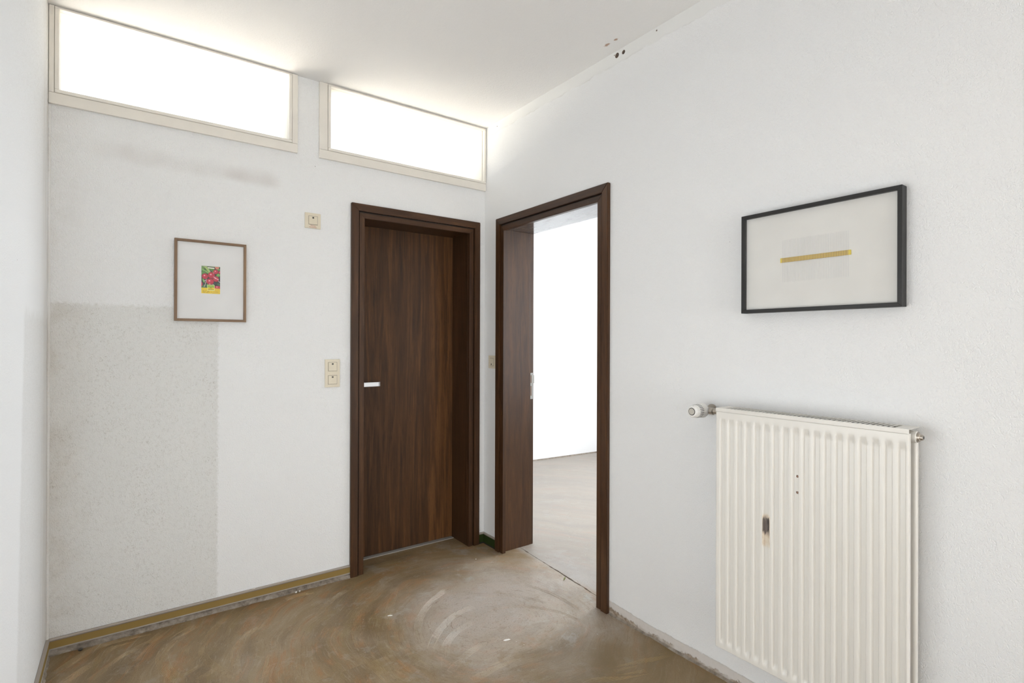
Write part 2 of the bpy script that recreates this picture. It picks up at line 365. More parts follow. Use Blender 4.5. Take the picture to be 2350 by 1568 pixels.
M['white_plastic'] = mat_plain('white_plastic', (.83, .82, .79), .38)
M['skirt'] = mat_plain('skirting_vinyl', (.365, .32, .275), .5); M['skirt_dark'] = mat_plain('skirting_lip', (.20, .165, .14), .55)
M['ochre'] = mat_plain('ochre_carpet_strip', (.275, .185, .062), .9, spec=.2, grain=.4)
M['green'] = mat_plain('green_carpet_strip', (.024, .040, .007), .9, spec=.2, grain=.4)
M['hole'] = mat_plain('bored_plaster', (.34, .27, .22), .95)
M['red_ink'] = mat_plain('red_ink', (.42, .07, .04), .7)
M['print_dark'] = mat_plain('print_ink', (.14, .11, .03), .7)
M['thread'] = mat_plain('pale_thread', (.70, .695, .70), .8)
def mat_mortar():
    g = G('crumbled_plaster')
    n = g.noise(30, 6, .75); c = g.ramp(n, [(.32, (.125, .098, .075)), (.5, (.25, .212, .172)), (.7, (.37, .33, .285))])
    return g.bsdf(c, .95, normal=g.bump(n, .6, .004))
M['mortar'] = mat_mortar()
def mat_vcol(name):
    g = G(name); n = g.n.new('ShaderNodeVertexColor'); n.layer_name = 'print'
    return g.bsdf(n.outputs[0], .45)
M['print'] = mat_vcol('printed_packet')
def mat_ruler():
    g = G('yellow_rule'); X, Y, Z = g.xyz()
    k = g.mth('FRACT', g.mth('MULTIPLY', g.mth('ADD', Y, 2.1295), 1 / .00488))
    c = g.mix(g.mth('MULTIPLY', g.box(k, .12, .60, .12), .85), (.72, .53, .13), (.27, .17, .085))
    c = g.mix(g.mth('MULTIPLY', g.ss(g.noise(500, 2), .45, .7), .35), c, (.55, .42, .22))
    for lo, hi in ((-2.1300, -2.1225), (-1.9140, -1.9090)):
        c = g.mix(g.box(Y, lo, hi, .0004), c, (.76, .60, .09))
    return g.bsdf(c, .5)
M['ruler'] = mat_ruler()

# ------------------------------------------------------------------ mesh helpers
class MB:
    def __init__(s): s.bm = bmesh.new()
    def box(s, lo, hi, bev=0.0, seg=2):
        lo = Vector(lo); hi = Vector(hi); c = (lo + hi) / 2; d = hi - lo
        r = bmesh.ops.create_cube(s.bm, size=1.0, matrix=Matrix.Translation(c) @ Matrix.Diagonal((*[abs(q) for q in d], 1)))
        if bev:
            e = list({e for v in r['verts'] for e in v.link_edges})
            bmesh.ops.bevel(s.bm, geom=e, offset=bev, segments=seg, affect='EDGES', profile=.5)
        return s
    def prism(s, pts, axis_vec):
        """polygon (list of 3-D points) swept along a vector"""
        vs_ = [s.bm.verts.new(p) for p in pts]; ve = [s.bm.verts.new(Vector(p) + Vector(axis_vec)) for p in pts]
        n = len(pts); s.bm.faces.new(vs_); s.bm.faces.new(ve[::-1])
        for k in range(n): s.bm.faces.new((vs_[k], ve[k], ve[(k + 1) % n], vs_[(k + 1) % n]))
        return s
    def hull(s, q0, q1):
        """quad to quad solid, q0 and q1 lists of 4 points"""
        v0 = [s.bm.verts.new(p) for p in q0]; v1 = [s.bm.verts.new(p) for p in q1]
        s.bm.faces.new(v0); s.bm.faces.new(v1[::-1])
        for k in range(4): s.bm.faces.new((v0[k], v1[k], v1[(k + 1) % 4], v0[(k + 1) % 4]))
        return s
    def lathe(s, origin, axis, prof, seg=32, mod=None):
        """prof: list of (distance along axis, radius)"""
        ax = Vector(axis).normalized(); u = ax.orthogonal().normalized(); w = ax.cross(u); o = Vector(origin)
        rings = []
        for (t, r) in prof:
            ring = []
            for k in range(seg):
                th = 2 * math.pi * k / seg; rr = r * (mod(t, th) if mod else 1)
                ring.append(s.bm.verts.new(o + ax * t + (u * math.cos(th) + w * math.sin(th)) * max(rr, 1e-5)))
            rings.append(ring)
        for r0, r1 in zip(rings, rings[1:]):
            for k in range(seg): s.bm.faces.new((r0[k], r0[(k + 1) % seg], r1[(k + 1) % seg], r1[k]))
        s.bm.faces.new(rings[0][::-1]); s.bm.faces.new(rings[-1])
        return s
    def quad(s, *pts):
        s.bm.faces.new([s.bm.verts.new(p) for p in pts]); return s
    def build(s, name, mat, parent=None, smooth=False, merge=False):
        if merge: bmesh.ops.remove_doubles(s.bm, verts=s.bm.verts, dist=1e-5)
        bmesh.ops.recalc_face_normals(s.bm, faces=s.bm.faces)
        me = bpy.data.meshes.new(name); s.bm.to_mesh(me); s.bm.free()
        for mm in (mat if isinstance(mat, (list, tuple)) else [mat]): me.materials.append(mm)
        if smooth:
            for p in me.polygons: p.use_smooth = True
            try: me.set_sharp_from_angle(angle=R(35))
            except Exception: pass
        o = bpy.data.objects.new(name, me); col.objects.link(o)
        if parent is not None: adopt(o, parent)
        return o

def adopt(o, parent):
    o.parent = parent
    t = parent.location if parent.parent is None else Vector((0, 0, 0))   # parts keep world coordinates
    o.matrix_parent_inverse = Matrix.Translation(-t)
    return o
def tag(o, label=None, cat=None, group=None, kind=None):
    for k, v in (('label', label), ('category', cat), ('group', group), ('kind', kind)):
        if v: o[k] = v
    return o
def thing(name, loc, label, cat, group=None, kind=None):
    o = bpy.data.objects.new(name, None); col.objects.link(o); o.location = loc; o.empty_display_size = .05
    return tag(o, label, cat, group, kind)

def shell(name, xs, ys, zs, holes, mat):
    """a solid wall as one clean mesh: grid cells minus the holes (lo, hi boxes), inner faces left out"""
    def cuts(i, base):
        c = set(base)
        for lo, hi in holes:
            for q in (lo[i], hi[i]):
                if base[0] < q < base[-1]: c.add(q)
        return sorted(c)
    X, Y, Z = cuts(0, xs), cuts(1, ys), cuts(2, zs)
    def solid(i, j, k):
        if not (0 <= i < len(X) - 1 and 0 <= j < len(Y) - 1 and 0 <= k < len(Z) - 1): return False
        c = ((X[i] + X[i + 1]) / 2, (Y[j] + Y[j + 1]) / 2, (Z[k] + Z[k + 1]) / 2)
        return not any(all(lo[t] < c[t] < hi[t] for t in range(3)) for lo, hi in holes)
    bm = bmesh.new(); cache = {}
    def V(p):
        if p not in cache: cache[p] = bm.verts.new(p)
        return cache[p]
    for i in range(len(X) - 1):
        for j in range(len(Y) - 1):
            for k in range(len(Z) - 1):
                if not solid(i, j, k): continue
                x0, x1, y0, y1, z0, z1 = X[i], X[i + 1], Y[j], Y[j + 1], Z[k], Z[k + 1]
                for d, q in (((-1, 0, 0), ((x0, y0, z0), (x0, y0, z1), (x0, y1, z1), (x0, y1, z0))),
                             ((1, 0, 0), ((x1, y0, z0), (x1, y1, z0), (x1, y1, z1), (x1, y0, z1))),
                             ((0, -1, 0), ((x0, y0, z0), (x1, y0, z0), (x1, y0, z1), (x0, y0, z1))),
                             ((0, 1, 0), ((x0, y1, z0), (x0, y1, z1), (x1, y1, z1), (x1, y1, z0))),
                             ((0, 0, -1), ((x0, y0, z0), (x0, y1, z0), (x1, y1, z0), (x1, y0, z0))),
                             ((0, 0, 1), ((x0, y0, z1), (x1, y0, z1), (x1, y1, z1), (x0, y1, z1)))):
                    if not solid(i + d[0], j + d[1], k + d[2]): bm.faces.new([V(t) for t in q])
    bmesh.ops.recalc_face_normals(bm, faces=bm.faces)
    me = bpy.data.meshes.new(name); bm.to_mesh(me); bm.free(); me.materials.append(mat)
    o = bpy.data.objects.new(name, me); col.objects.link(o); o['kind'] = 'structure'
    return o

# ------------------------------------------------------------------ room shell
XL, CE, YN = -2.11, 2.644, -7.80
HX = XL - .2
# wall with the closed door and the two high windows (thicker below the windows than beside them)
w1 = (-2.090, -1.176, 2.290, 2.640); w2 = (-.995, -.002, 2.290, 2.640)
tag(shell('wall_far', [HX, .0], [0, .10, .24], [0, 2.27, CE],
      [((-.835, -1, -1), (-.075, 1, 2.005)), ((-9, .10, 2.27), (9, 1, 9)),
       ((w1[0], -1, w1[2]), (w1[1], 1, w1[3])), ((w2[0], -1, w2[2]), (w2[1], 1, w2[3]))], M['wall_far']),
    'white woodchip wall with the closed door and a grey dirt patch at left', 'wall')
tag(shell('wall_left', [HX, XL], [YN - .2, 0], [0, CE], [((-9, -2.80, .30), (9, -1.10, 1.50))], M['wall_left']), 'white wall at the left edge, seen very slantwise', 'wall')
wr = tag(shell('wall_right', [0, .24], [YN - .2, .24], [0, CE], [((-1, -1.052, -1), (1, -.188, 2.005))], M['wall_right']),
    'white woodchip wall with the open doorway and the radiator', 'wall')
# bored holes below the ceiling
cut = MB()
for (y, z, r, d) in ((-1.1299, 2.6285, .0118, .05), (-1.1702, 2.6262, .0095, .05), (-1.1135, 2.6300, .0026, .03), (-1.359, 2.6300, .0036, .03), (-.1372, 2.6178, .0030, .03)):
    cut.lathe((-.02, y, z - (.006 if r > .005 else 0)), (1, 0, 0), [(0, r), (.02 + d, r)], 20)
cutter = cut.build('cutter', M['hole'])
wr.data.materials.append(M['hole'])
md = wr.modifiers.new('holes', 'BOOLEAN'); md.object = cutter; md.operation = 'DIFFERENCE'; md.solver = 'EXACT'
try: md.material_mode = 'TRANSFER'
except Exception: pass
dg = bpy.context.evaluated_depsgraph_get()
nm = bpy.data.meshes.new_from_object(wr.evaluated_get(dg)); wr.modifiers.clear(); wr.data = nm
bpy.data.objects.remove(cutter)
tag(shell('wall_near', [HX, .24], [YN - .2, YN], [0, CE], [((-1.95, -9, .03), (-.05, 9, 1.63))], M['wall_room']), 'white wall behind the camera with a wide window', 'wall')
tag(shell('ceiling', [HX, .24], [YN - .2, .10], [CE, CE + .22], [], M['ceiling']), 'white textured plaster ceiling of the hall', 'ceiling')
# the next room behind the open doorway
tag(shell('ceiling', [.24, 4.7], [-4.3, 2.3], [CE, CE + .22], [], M['wall_room']), 'white ceiling of the bright next room, extended outside to block the sun', 'ceiling')  # slab runs past the walls as an added canopy against sun
tag(shell('wall_room_east', [3.0, 3.2], [-2.6, 2.3], [0, CE], [((0, -.72, .70), (9, .28, 2.5))], M['wall_room']), 'white window wall of the next room', 'wall')
tag(shell('wall_room_south', [.24, 3.0], [-2.6, -2.4], [0, CE], [((.95, -9, .65), (2.55, 9, 2.45))], M['wall_room']), 'white side wall of the next room towards the camera', 'wall')
yw = lambda x: 1.633 + (x - 1.7032) * (1.562 - 1.633) / (2.5504 - 1.7032)
wb_ = MB(); wb_.hull([(.24, yw(.24), 0), (3.0, yw(3.0), 0), (3.0, yw(3.0), CE), (.24, yw(.24), CE)],
                     [(.24, 2.1, 0), (3.0, 2.1, 0), (3.0, 2.1, CE), (.24, 2.1, CE)])
tag(wb_.build('wall_room_north', M['wall_room']), 'bright white wall seen through the open doorway', 'wall', kind='structure')
tag(shell('wall_room_west', [.04, .24], [.24, 2.1], [0, CE], [], M['wall_out']), 'outside wall of the next room seen past the high window', 'wall')
g_ = MB().box((-9, .24, -.14), (.04, 9, -.02)); tag(g_.build('floor_outside', mat_plain('pale_paving', (.66, .62, .56), .9)), 'pale paving outside behind the high windows', 'paving', kind='structure')
g_ = MB().box((-6.5, 4.6, -.02), (-.6, 4.8, 1.8)); tag(g_.build('wall_sun_bounce', M['wall_out']), 'added unseen wall outside, bouncing sun onto the hall ceiling', 'wall', kind='structure')  # added out of view to throw low sunlight through the high windows
b5 = MB().hull([(.25, yw(.25) - .010, 0), (2.99, yw(2.99) - .010, 0), (2.99, yw(2.99) + .002, 0), (.25, yw(.25) + .002, 0)],
               [(.25, yw(.25) - .004, .012), (2.99, yw(2.99) - .004, .012), (2.99, yw(2.99) + .002, .012), (.25, yw(.25) + .002, .012)])
tag(b5.build('trim_5', M['mortar']), 'thin mortar seam at the foot of the bright room wall', 'plaster edge', kind='structure')
# windows that let the daylight in (behind the camera and in the next room), two of them added for fill
def plain_window(name, lo, hi, axis, label):
    root = thing(name, ((lo[0] + hi[0]) / 2, (lo[1] + hi[1]) / 2, lo[2]), label, 'window', kind='structure')
    lo = list(lo); hi = list(hi); w = .05
    o1 = 1 - axis
    def bx(a0, a1, z0, z1, nm_, mt, th):
        l = [0, 0, z0]; h = [0, 0, z1]; l[o1] = a0; h[o1] = a1; c = (lo[axis] + hi[axis]) / 2
        l[axis] = c - th; h[axis] = c + th
        return MB().box(l, h, .004 if th > .01 else 0).build(nm_, mt, root)
    A0, A1 = lo[o1], hi[o1]
    bx(A0, A0 + w, lo[2], hi[2], 'frame_stile', M['cream'], .025); bx(A1 - w, A1, lo[2], hi[2], 'frame_stile', M['cream'], .025)
    bx(A0 + w, A1 - w, lo[2], lo[2] + w, 'frame_rail', M['cream'], .025); bx(A0 + w, A1 - w, hi[2] - w, hi[2], 'frame_rail', M['cream'], .025)
    bx(A0 + w, A1 - w, lo[2] + w, hi[2] - w, 'pane', M['pane'], .003)
plain_window('window_3', (-1.95, -8.00, .03), (-.05, -7.97, 1.63), 1, 'wide window behind the camera')
plain_window('added_window_6', (.95, -2.60, .65), (2.55, -2.57, 2.45), 1, 'added unseen side window of the bright next room, for fill light')
plain_window('added_window_5', (HX, -2.80, .30), (HX + .03, -1.10, 1.50), 0, 'added unseen low window in the left wall, for fill light')
plain_window('window_4', (3.16, -.72, .70), (3.20, .28, 2.5), 0, 'tall window of the bright next room')

# ------------------------------------------------------------------ floor: two screed slabs parted by a ragged joint in the doorway
jx = []
for k in range(141):
    y = -1.06 + .89 * k / 140
    base = .0787 + (y + .9077) * (.1355 - .0787) / (.9077 - .2142)
    w_ = .0012 + .0050 * max(0, mnoise.noise((y * 17, 1.7, 0))) + .003 * max(0, mnoise.noise((y * 55, 4.7, 0))) + (.0035 if -.80 < y < -.52 else 0) * (0.5 + mnoise.noise((y * 40, 5.2, 0)))
    jx.append((y, base + .004 * mnoise.noise((y * 14, 0, 0)) + .0016 * mnoise.noise((y * 60, 3, 0)), max(w_, .0012)))
def slab(name, side, label):
    b = MB().bm
    if side < 0:
        pts = [(HX, YN - .2), (.0, YN - .2), (.0, -1.06)] + [(x - w_, y) for y, x, w_ in jx] + [(.0, -.17), (0, 0), (-.075, 0), (-.075, .24), (-.835, .24), (-.835, 0), (HX, 0)]
    else:
        pts = [(3.2, -2.6), (3.2, 2.1), (.24, 2.1), (.24, -.17)] + [(x + w_, y) for y, x, w_ in jx[::-1]] + [(.24, -1.06), (.24, -2.6)]
    top = [b.verts.new((x, y, 0)) for x, y in pts]; bot = [b.verts.new((x, y, -.06)) for x, y in pts]
    b.faces.new(top); n = len(pts)
    for k in range(n): b.faces.new((top[k], bot[k], bot[(k + 1) % n], top[(k + 1) % n]))
    b.faces.new(bot[::-1])
    bmesh.ops.triangulate(b, faces=[f for f in b.faces if len(f.verts) > 4])
    q = MB(); q.bm.free(); q.bm = b
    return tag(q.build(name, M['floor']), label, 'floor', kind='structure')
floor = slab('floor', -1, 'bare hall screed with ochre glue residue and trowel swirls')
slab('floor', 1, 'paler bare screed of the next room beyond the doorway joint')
sub = MB().box((HX, YN - .2, -.14), (3.2, 2.1, -.062)); tag(sub.build('floor_base', M['mortar']), 'rough concrete base under the screed', 'floor', kind='structure')

# comb ridges of old glue left on the screed
def catmull(pts, step=.012):
    P = [Vector((*p, 0)) for p in pts]; P = [P[0] * 2 - P[1]] + P + [P[-1] * 2 - P[-2]]; o = []
    for i in range(1, len(P) - 2):
        n = max(2, int((P[i + 1] - P[i]).length / step))
        for k in range(n):
            t = k / n; p0, p1, p2, p3 = P[i - 1:i + 3]
            o.append(.5 * ((2 * p1) + (p2 - p0) * t + (2 * p0 - 5 * p1 + 4 * p2 - p3) * t * t + (3 * p1 - p0 - 3 * p2 + p3) * t ** 3))
    o.append(P[-2]); return o
BANDS=[(9,[(-1.836,-0.381),(-1.819,-0.246),(-1.776,-0.153),(-1.701,-0.038)]),
(10,[(-1.673,-0.514),(-1.712,-0.418),(-1.729,-0.328),(-1.721,-0.243),(-1.678,-0.152),(-1.58,-0.071)]),
(6,[(-1.643,-0.403),(-1.649,-0.367),(-1.652,-0.304),(-1.64,-0.251),(-1.612,-0.208)]),
(7,[(-1.568,-0.471),(-1.589,-0.385),(-1.589,-0.307),(-1.558,-0.209),(-1.468,-0.076)]),
(9,[(-2.106,-0.231),(-2.039,-0.133),(-1.938,-0.038),(-1.785,-0.026)]),
(9,[(-2.047,-0.273),(-1.957,-0.175),(-1.886,-0.075),(-1.746,-0.061)]),
(7,[(-1.964,-0.305),(-1.874,-0.199),(-1.817,-0.148),(-1.708,-0.085)]),
(7,[(-2.019,-0.041),(-1.937,0.017),(-1.862,0.038)]),
(7,[(-1.498,-0.591),(-1.495,-0.506),(-1.478,-0.39),(-1.414,-0.295),(-1.333,-0.247)]),
(6,[(-1.505,-0.615),(-1.544,-0.522),(-1.58,-0.42),(-1.591,-0.347)]),
(6,[(-1.647,-0.539),(-1.587,-0.508),(-1.554,-0.481)]),
(5,[(-1.698,-0.477),(-1.64,-0.453),(-1.592,-0.419)]),
(5,[(-1.368,-0.507),(-1.398,-0.593),(-1.423,-0.674)]),
(7,[(-1.104,-0.287),(-1.027,-0.202),(-0.917,-0.133)]),
(9,[(-1.114,-0.422),(-1.107,-0.493),(-1.09,-0.589)]),
(8,[(-1.22,-0.064),(-1.134,-0.053),(-1.062,-0.064)]),
(10,[(-1.036,-0.964),(-1.051,-0.813),(-1.041,-0.636),(-1.004,-0.478),(-0.95,-0.362)]),
(10,[(-0.966,-1.014),(-0.978,-0.826),(-0.956,-0.601),(-0.894,-0.35)]),
(9,[(-0.881,-1.039),(-0.91,-0.853),(-0.885,-0.656),(-0.846,-0.491),(-0.705,-0.242)]),
(8,[(-0.834,-0.784),(-0.77,-0.645),(-0.656,-0.52),(-0.502,-0.423)]),
(7,[(-0.856,-0.715),(-0.827,-0.604),(-0.772,-0.499)]),
(8,[(-0.833,-1.017),(-0.757,-0.879),(-0.668,-0.811),(-0.554,-0.781)]),
(8,[(-0.865,-1.068),(-0.756,-1.0),(-0.642,-0.961),(-0.528,-0.958)]),
(8,[(-0.838,-0.886),(-0.743,-0.774),(-0.613,-0.687),(-0.476,-0.659)]),
(9,[(-0.796,-1.142),(-0.684,-1.121),(-0.525,-1.11)]),
(5,[(-0.434,-0.592),(-0.264,-0.692),(-0.169,-0.852)]),
(5,[(-0.447,-0.731),(-0.292,-0.801),(-0.189,-0.94),(-0.159,-1.058)]),
(7,[(-0.479,-1.375),(-0.321,-1.447),(-0.194,-1.489)]),
(7,[(-0.318,-1.4),(-0.178,-1.432),(-0.029,-1.465)]),
(5,[(-0.147,-0.61),(-0.094,-0.796),(-0.091,-0.986)])]

rb = bmesh.new()
for bi, (nr, pts) in enumerate(BANDS):
    line = catmull(pts)
    for q in range(nr):
        off = (q - (nr - 1) / 2) * .0046
        prev = None
        for i, p in enumerate(line):
            d = (line[min(i + 1, len(line) - 1)] - line[max(i - 1, 0)]).normalized(); nrm = Vector((-d.y, d.x, 0))
            c = p + nrm * (off + .0012 * mnoise.noise((p.x * 30, p.y * 30, bi)))
            fade = min(1, i / 6, (len(line) - 1 - i) / 6)
            ok = fade > .01 and mnoise.noise((p.x * 13 + q * .35, p.y * 13, bi * 3.1)) > -.36 and c.y < -.016 and XL + .016 < c.x < .09 and c.y > -3
            if abs(c.x) < .03 and (c.y > -.2 or c.y < -1.0): ok = False
            if not ok: prev = None; continue
            hw = .0011 * (.5 + .5 * fade); ht = .0006 * (.4 + .6 * fade)
            cur = [rb.verts.new(c + nrm * s_ * hw + Vector((0, 0, z_))) for s_, z_ in ((-1, -.0002), (-.35, ht), (.35, ht), (1, -.0002))]
            if prev:
                for k in range(3): rb.faces.new((prev[k], prev[k + 1], cur[k + 1], cur[k]))
            prev = cur
q_ = MB(); q_.bm.free(); q_.bm = rb
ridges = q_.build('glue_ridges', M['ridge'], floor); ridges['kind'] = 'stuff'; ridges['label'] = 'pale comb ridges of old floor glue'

# ------------------------------------------------------------------ high windows
def high_window(name, x0, x1, gx0, gx1, label):
    z0, z1, gz0, gz1 = 2.2436, 2.6425, 2.3035, 2.6318
    root = thing(name, ((x0 + x1) / 2, 0, z0), label, 'window', kind='structure')
    f = -.014; bt = 2.2885; s = .0145
    st = gx0 - s; en = min(gx1 + s, x1 - .001)
    MB().box((x0, f, z0), (x1, 0, bt), .0015).build('trim_board', M['cream'], root)
    MB().box((x0, f, bt + .0008), (st - .001, 0, z1), .0015).build('trim_board', M['cream'], root)
    if x1 - en > .006: MB().box((en + .001, f, bt + .0008), (x1, 0, z1), .0015).build('trim_board', M['cream'], root)
    else: MB().box((en - .002, f + .003, bt + .0008), (x1, .0, z1), .001).build('trim_board', M['cream'], root)
    MB().box((st, f + .001, gz1 + .003), (en, 0, z1), .001).build('trim_board', M['cream'], root)
    # glazing beads standing slightly proud, each its own piece
    fb, bk = -.0185, .012
    MB().box((st, fb, bt + .0005), (en, bk, gz0), .004, 3).build('glazing_bead', M['cream'], root)
    MB().box((st, fb + .001, gz1), (en, bk, z1 - .004), .003, 3).build('glazing_bead', M['cream'], root)
    MB().box((st, fb + .0005, gz0), (gx0, bk, gz1), .003, 3).build('glazing_bead', M['cream'], root)
    MB().box((gx1, fb + .0005, gz0), (en, bk, gz1), .003, 3).build('glazing_bead', M['cream'], root)
    MB().box((gx0 - .004, .004, gz0 - .004), (gx1 + .004, .008, gz1 + .004)).build('pane', M['pane'], root)
    # painted lining of the reveal behind the glass
    wa, wc, wz0, wz1 = (w1 if gx0 < -1.5 else w2)
    for lo, hi in (((wa, .012, wz1 - .008), (wc, .112, wz1)), ((wa, .012, wz0), (wc, .112, wz0 + .008)),
                   ((wa, .012, wz0 + .008), (wa + .010, .112, wz1 - .008)), ((wc - .014, .012, wz0 + .008), (wc, .112, wz1 - .008))):
        MB().box(lo, hi, .001).build('reveal_board', M['cream'], root)
    return root
high_window('window_1', -2.1085, -1.1472, -2.0759, -1.1899, 'longer high window under the ceiling, at the left')
high_window('window_2', -1.0386, -.0008, -.9808, -.0135, 'shorter high window under the ceiling, above the closed door')

# ------------------------------------------------------------------ doors
def mitre_frame(root, name, mats, plane, u0, u1, z1, width, f0, f1, bev=.002, z0=0.0):
    """three mitred boards round an opening; plane 'x' = wall along y (depth is x) or 'y' = wall along x"""
    def P(u, d, z): return (u, d, z) if plane == 'y' else (d, u, z)
    for nm_, pts in (('left', [(u0, z0), (u0 + width, z0), (u0 + width, z1 - width), (u0, z1)]),
                     ('right', [(u1 - width, z0), (u1, z0), (u1, z1), (u1 - width, z1 - width)]),
                     ('top', [(u0, z1), (u0 + width, z1 - width), (u1 - width, z1 - width), (u1, z1)])):
        b = MB(); b.prism([P(u, f0, z) for u, z in pts], [0, f1 - f0, 0] if plane == 'y' else [f1 - f0, 0, 0])
        if bev: bmesh.ops.bevel(b.bm, geom=list(b.bm.edges), offset=bev, segments=2, affect='EDGES')
        b.build(name, mats[1] if nm_ == 'top' else mats[0], root)
# closed door
d1 = thing('door_1', (-.456, 0, 0), 'closed dark walnut flush door with a short metal lever', 'door', kind='structure')
mitre_frame(d1, 'architrave', (M['wood_z'], M['wood_x']), 'y', -.868, -.0443, 2.0359, .0402, -.0185, .001)
mitre_frame(d1, 'rebate_gap', (M['groove'], M['groove']), 'y', -.832, -.0803, 2.0000, .010, -.002, .004, 0)
mitre_frame(d1, 'frame_edge', (M['wood_z'], M['wood_x']), 'y', -.8218, -.0905, 1.9885, .0285, -.0105, .012, .0012)
# lining boards of the deep reveal
MB().box((-.8235, .011, 0), (-.7925, .236, 1.966), .001).build('lining', M['wood_z'], d1)
MB().box((-.1195, .011, 0), (-.0885, .236, 1.966), .001).build('lining', M['wood_z'], d1)
MB().box((-.8235, .011, 1.966), (-.0885, .236, 1.990), .001).build('lining', M['wood_x'], d1)
MB().box((-.7915, .198, .007), (-.1205, .236, 1.965), .0015).build('door_leaf', M['leaf'], d1)
MB().box((-.7915, .172, -.0005), (-.1205, .240, .004), .001).build('threshold_strip', mat_plain('worn_zinc', (.30, .28, .255), .6), d1)
hd = MB().lathe((-.768, .199, 1.030), (0, -1, 0), [(0, .0255), (.006, .0255), (.008, .0235)], 28).build('handle_rosette', M['alu'], d1, True)
MB().lathe((-.768, .194, 1.030), (0, -1, 0), [(0, .009), (.066, .009)], 18).build('handle_neck', M['alu'], d1, True)
lv = MB(); lv.box((-.782, .125, 1.0185), (-.6540, .137, 1.0435), .0015)
lv.hull([(-.6540, .125, 1.0187), (-.6540, .137, 1.0187), (-.6540, .137, 1.0433), (-.6540, .125, 1.0433)],
        [(-.6440, .131, 1.0187), (-.6400, .143, 1.0187), (-.6400, .143, 1.0433), (-.6440, .131, 1.0433)])
lv.build('lever', M['alu'], d1)
# open doorway
d2 = thing('door_2', (0, -.62, 0), 'dark walnut frame of the open doorway to the bright room', 'doorway', kind='structure')
mitre_frame(d2, 'architrave', (M['wood_z'], M['wood_y']), 'x', -1.0913, -.1509, 2.0359, .0402, -.0185, .001)
mitre_frame(d2, 'rebate_gap', (M['groove'], M['groove']), 'x', -1.0553, -.1869, 2.0000, .010, -.002, .004, 0)
mitre_frame(d2, 'frame_edge', (M['wood_z'], M['wood_y']), 'x', -1.0452, -.1953, 1.9885, .0300, -.0105, .012, .0012)
for (y0, y1) in ((-.204, -.173), (-1.0397, -1.0087)):
    MB().box((.011, y0, 0), (.211, y1, 1.9683), .001).build('lining', M['wood_z'], d2)
    sgn = 1 if y0 > -.5 else -1
    e0, e1 = (y0 + .010, y1) if sgn > 0 else (y0, y1 - .010)
    MB().box((.2118, e0 - (.008 if sgn > 0 else 0), 0), (.240, e1 + (.008 if sgn < 0 else 0), 1.9683), .001).build('rebate_board', M['wood_z'], d2)
MB().box((.011, -1.0397, 1.9683), (.240, -.173, 1.9915), .001).build('lining', M['lining_top'], d2)
# architrave on the far side of the doorway
mitre_frame(d2, 'architrave', (M['wood_z'], M['wood_y']), 'x', -1.0913, -.1509, 2.0359, .038, .239, .252)
# strike plate with its two mortises
sp = MB(); yp = -.2023
for lo, hi in (((.2150, .9205), (.2172, 1.0865)), ((.2238, .9205), (.2352, 1.0865)), ((.2172, 1.0715), (.2238, 1.0865)),
               ((.2172, 1.0035), (.2238, 1.0225)), ((.2172, .9205), (.2238, .9415))):
    sp.box((lo[0], yp - .0018, lo[1]), (hi[0], yp, hi[1]))
sp.box((.2345, yp - .0018, 1.0185), (.2465, yp, 1.0725), .0006)
plate = sp.build('strike_plate', M['plate'], d2)
MB().box((.2172, yp - .0006, .9415), (.2238, yp + .0002, 1.0035)).build('bolt_mortise', M['mortise'], plate)
MB().box((.2172, yp - .0006, 1.0225), (.2238, yp + .0002, 1.0715)).build('latch_mortise', M['mortise'], plate)

# ------------------------------------------------------------------ skirtings
def skirting(name, plane, a0, a1, at, inlay, label, face):
    """face = +1/-1: direction of the room from the wall"""
    root = thing(name, ((a0 + a1) / 2, at, 0) if plane == 'y' else (at, (a0 + a1) / 2, 0), label, 'skirting', kind='structure')
    def bx(d0, d1, z0, z1, nm_, mt, bev=0.0):
        e0, e1 = sorted((at + face * d0, at + face * d1))
        lo, hi = ((a0, e0, z0), (a1, e1, z1)) if plane == 'y' else ((e0, a0, z0), (e1, a1, z1))
        return MB().box(lo, hi, bev).build(nm_, mt, root)
    bx(0, .0125, .0600, .0685, 'top_rail', M['skirt'], .002)
    bx(0, .0108, .0575, .0600, 'shadow_lip', M['skirt_dark'])
    low = inlay == M['green']
    bx(0, .0112, .0090 if low else .0290, .0575, 'carpet_strip', inlay)
    if low: bx(0, .0100, -.0005, .0090, 'bottom_gap', M['groove'])
    else: bx(0, .0130, .0235, .0290, 'bottom_lip', M['skirt'], .001)
    return root
skirting('baseboard_far', 'y', XL + .0001, -.8685, 0, M['ochre'], 'long skirting with an ochre carpet strip left of the closed door', -1)
skirting('baseboard_left', 'x', YN, -.0135, XL, M['ochre'], 'skirting along the foot of the left wall', 1)
skirting('baseboard_corner', 'y', -.0440, -.0001, 0, M['green'], 'short dark green skirting beside the closed door, in the corner', -1)
skirting('baseboard_right', 'x', -.1505, -.0135, 0, M['green'], 'short dark green skirting beside the open doorway, in the corner', -1)
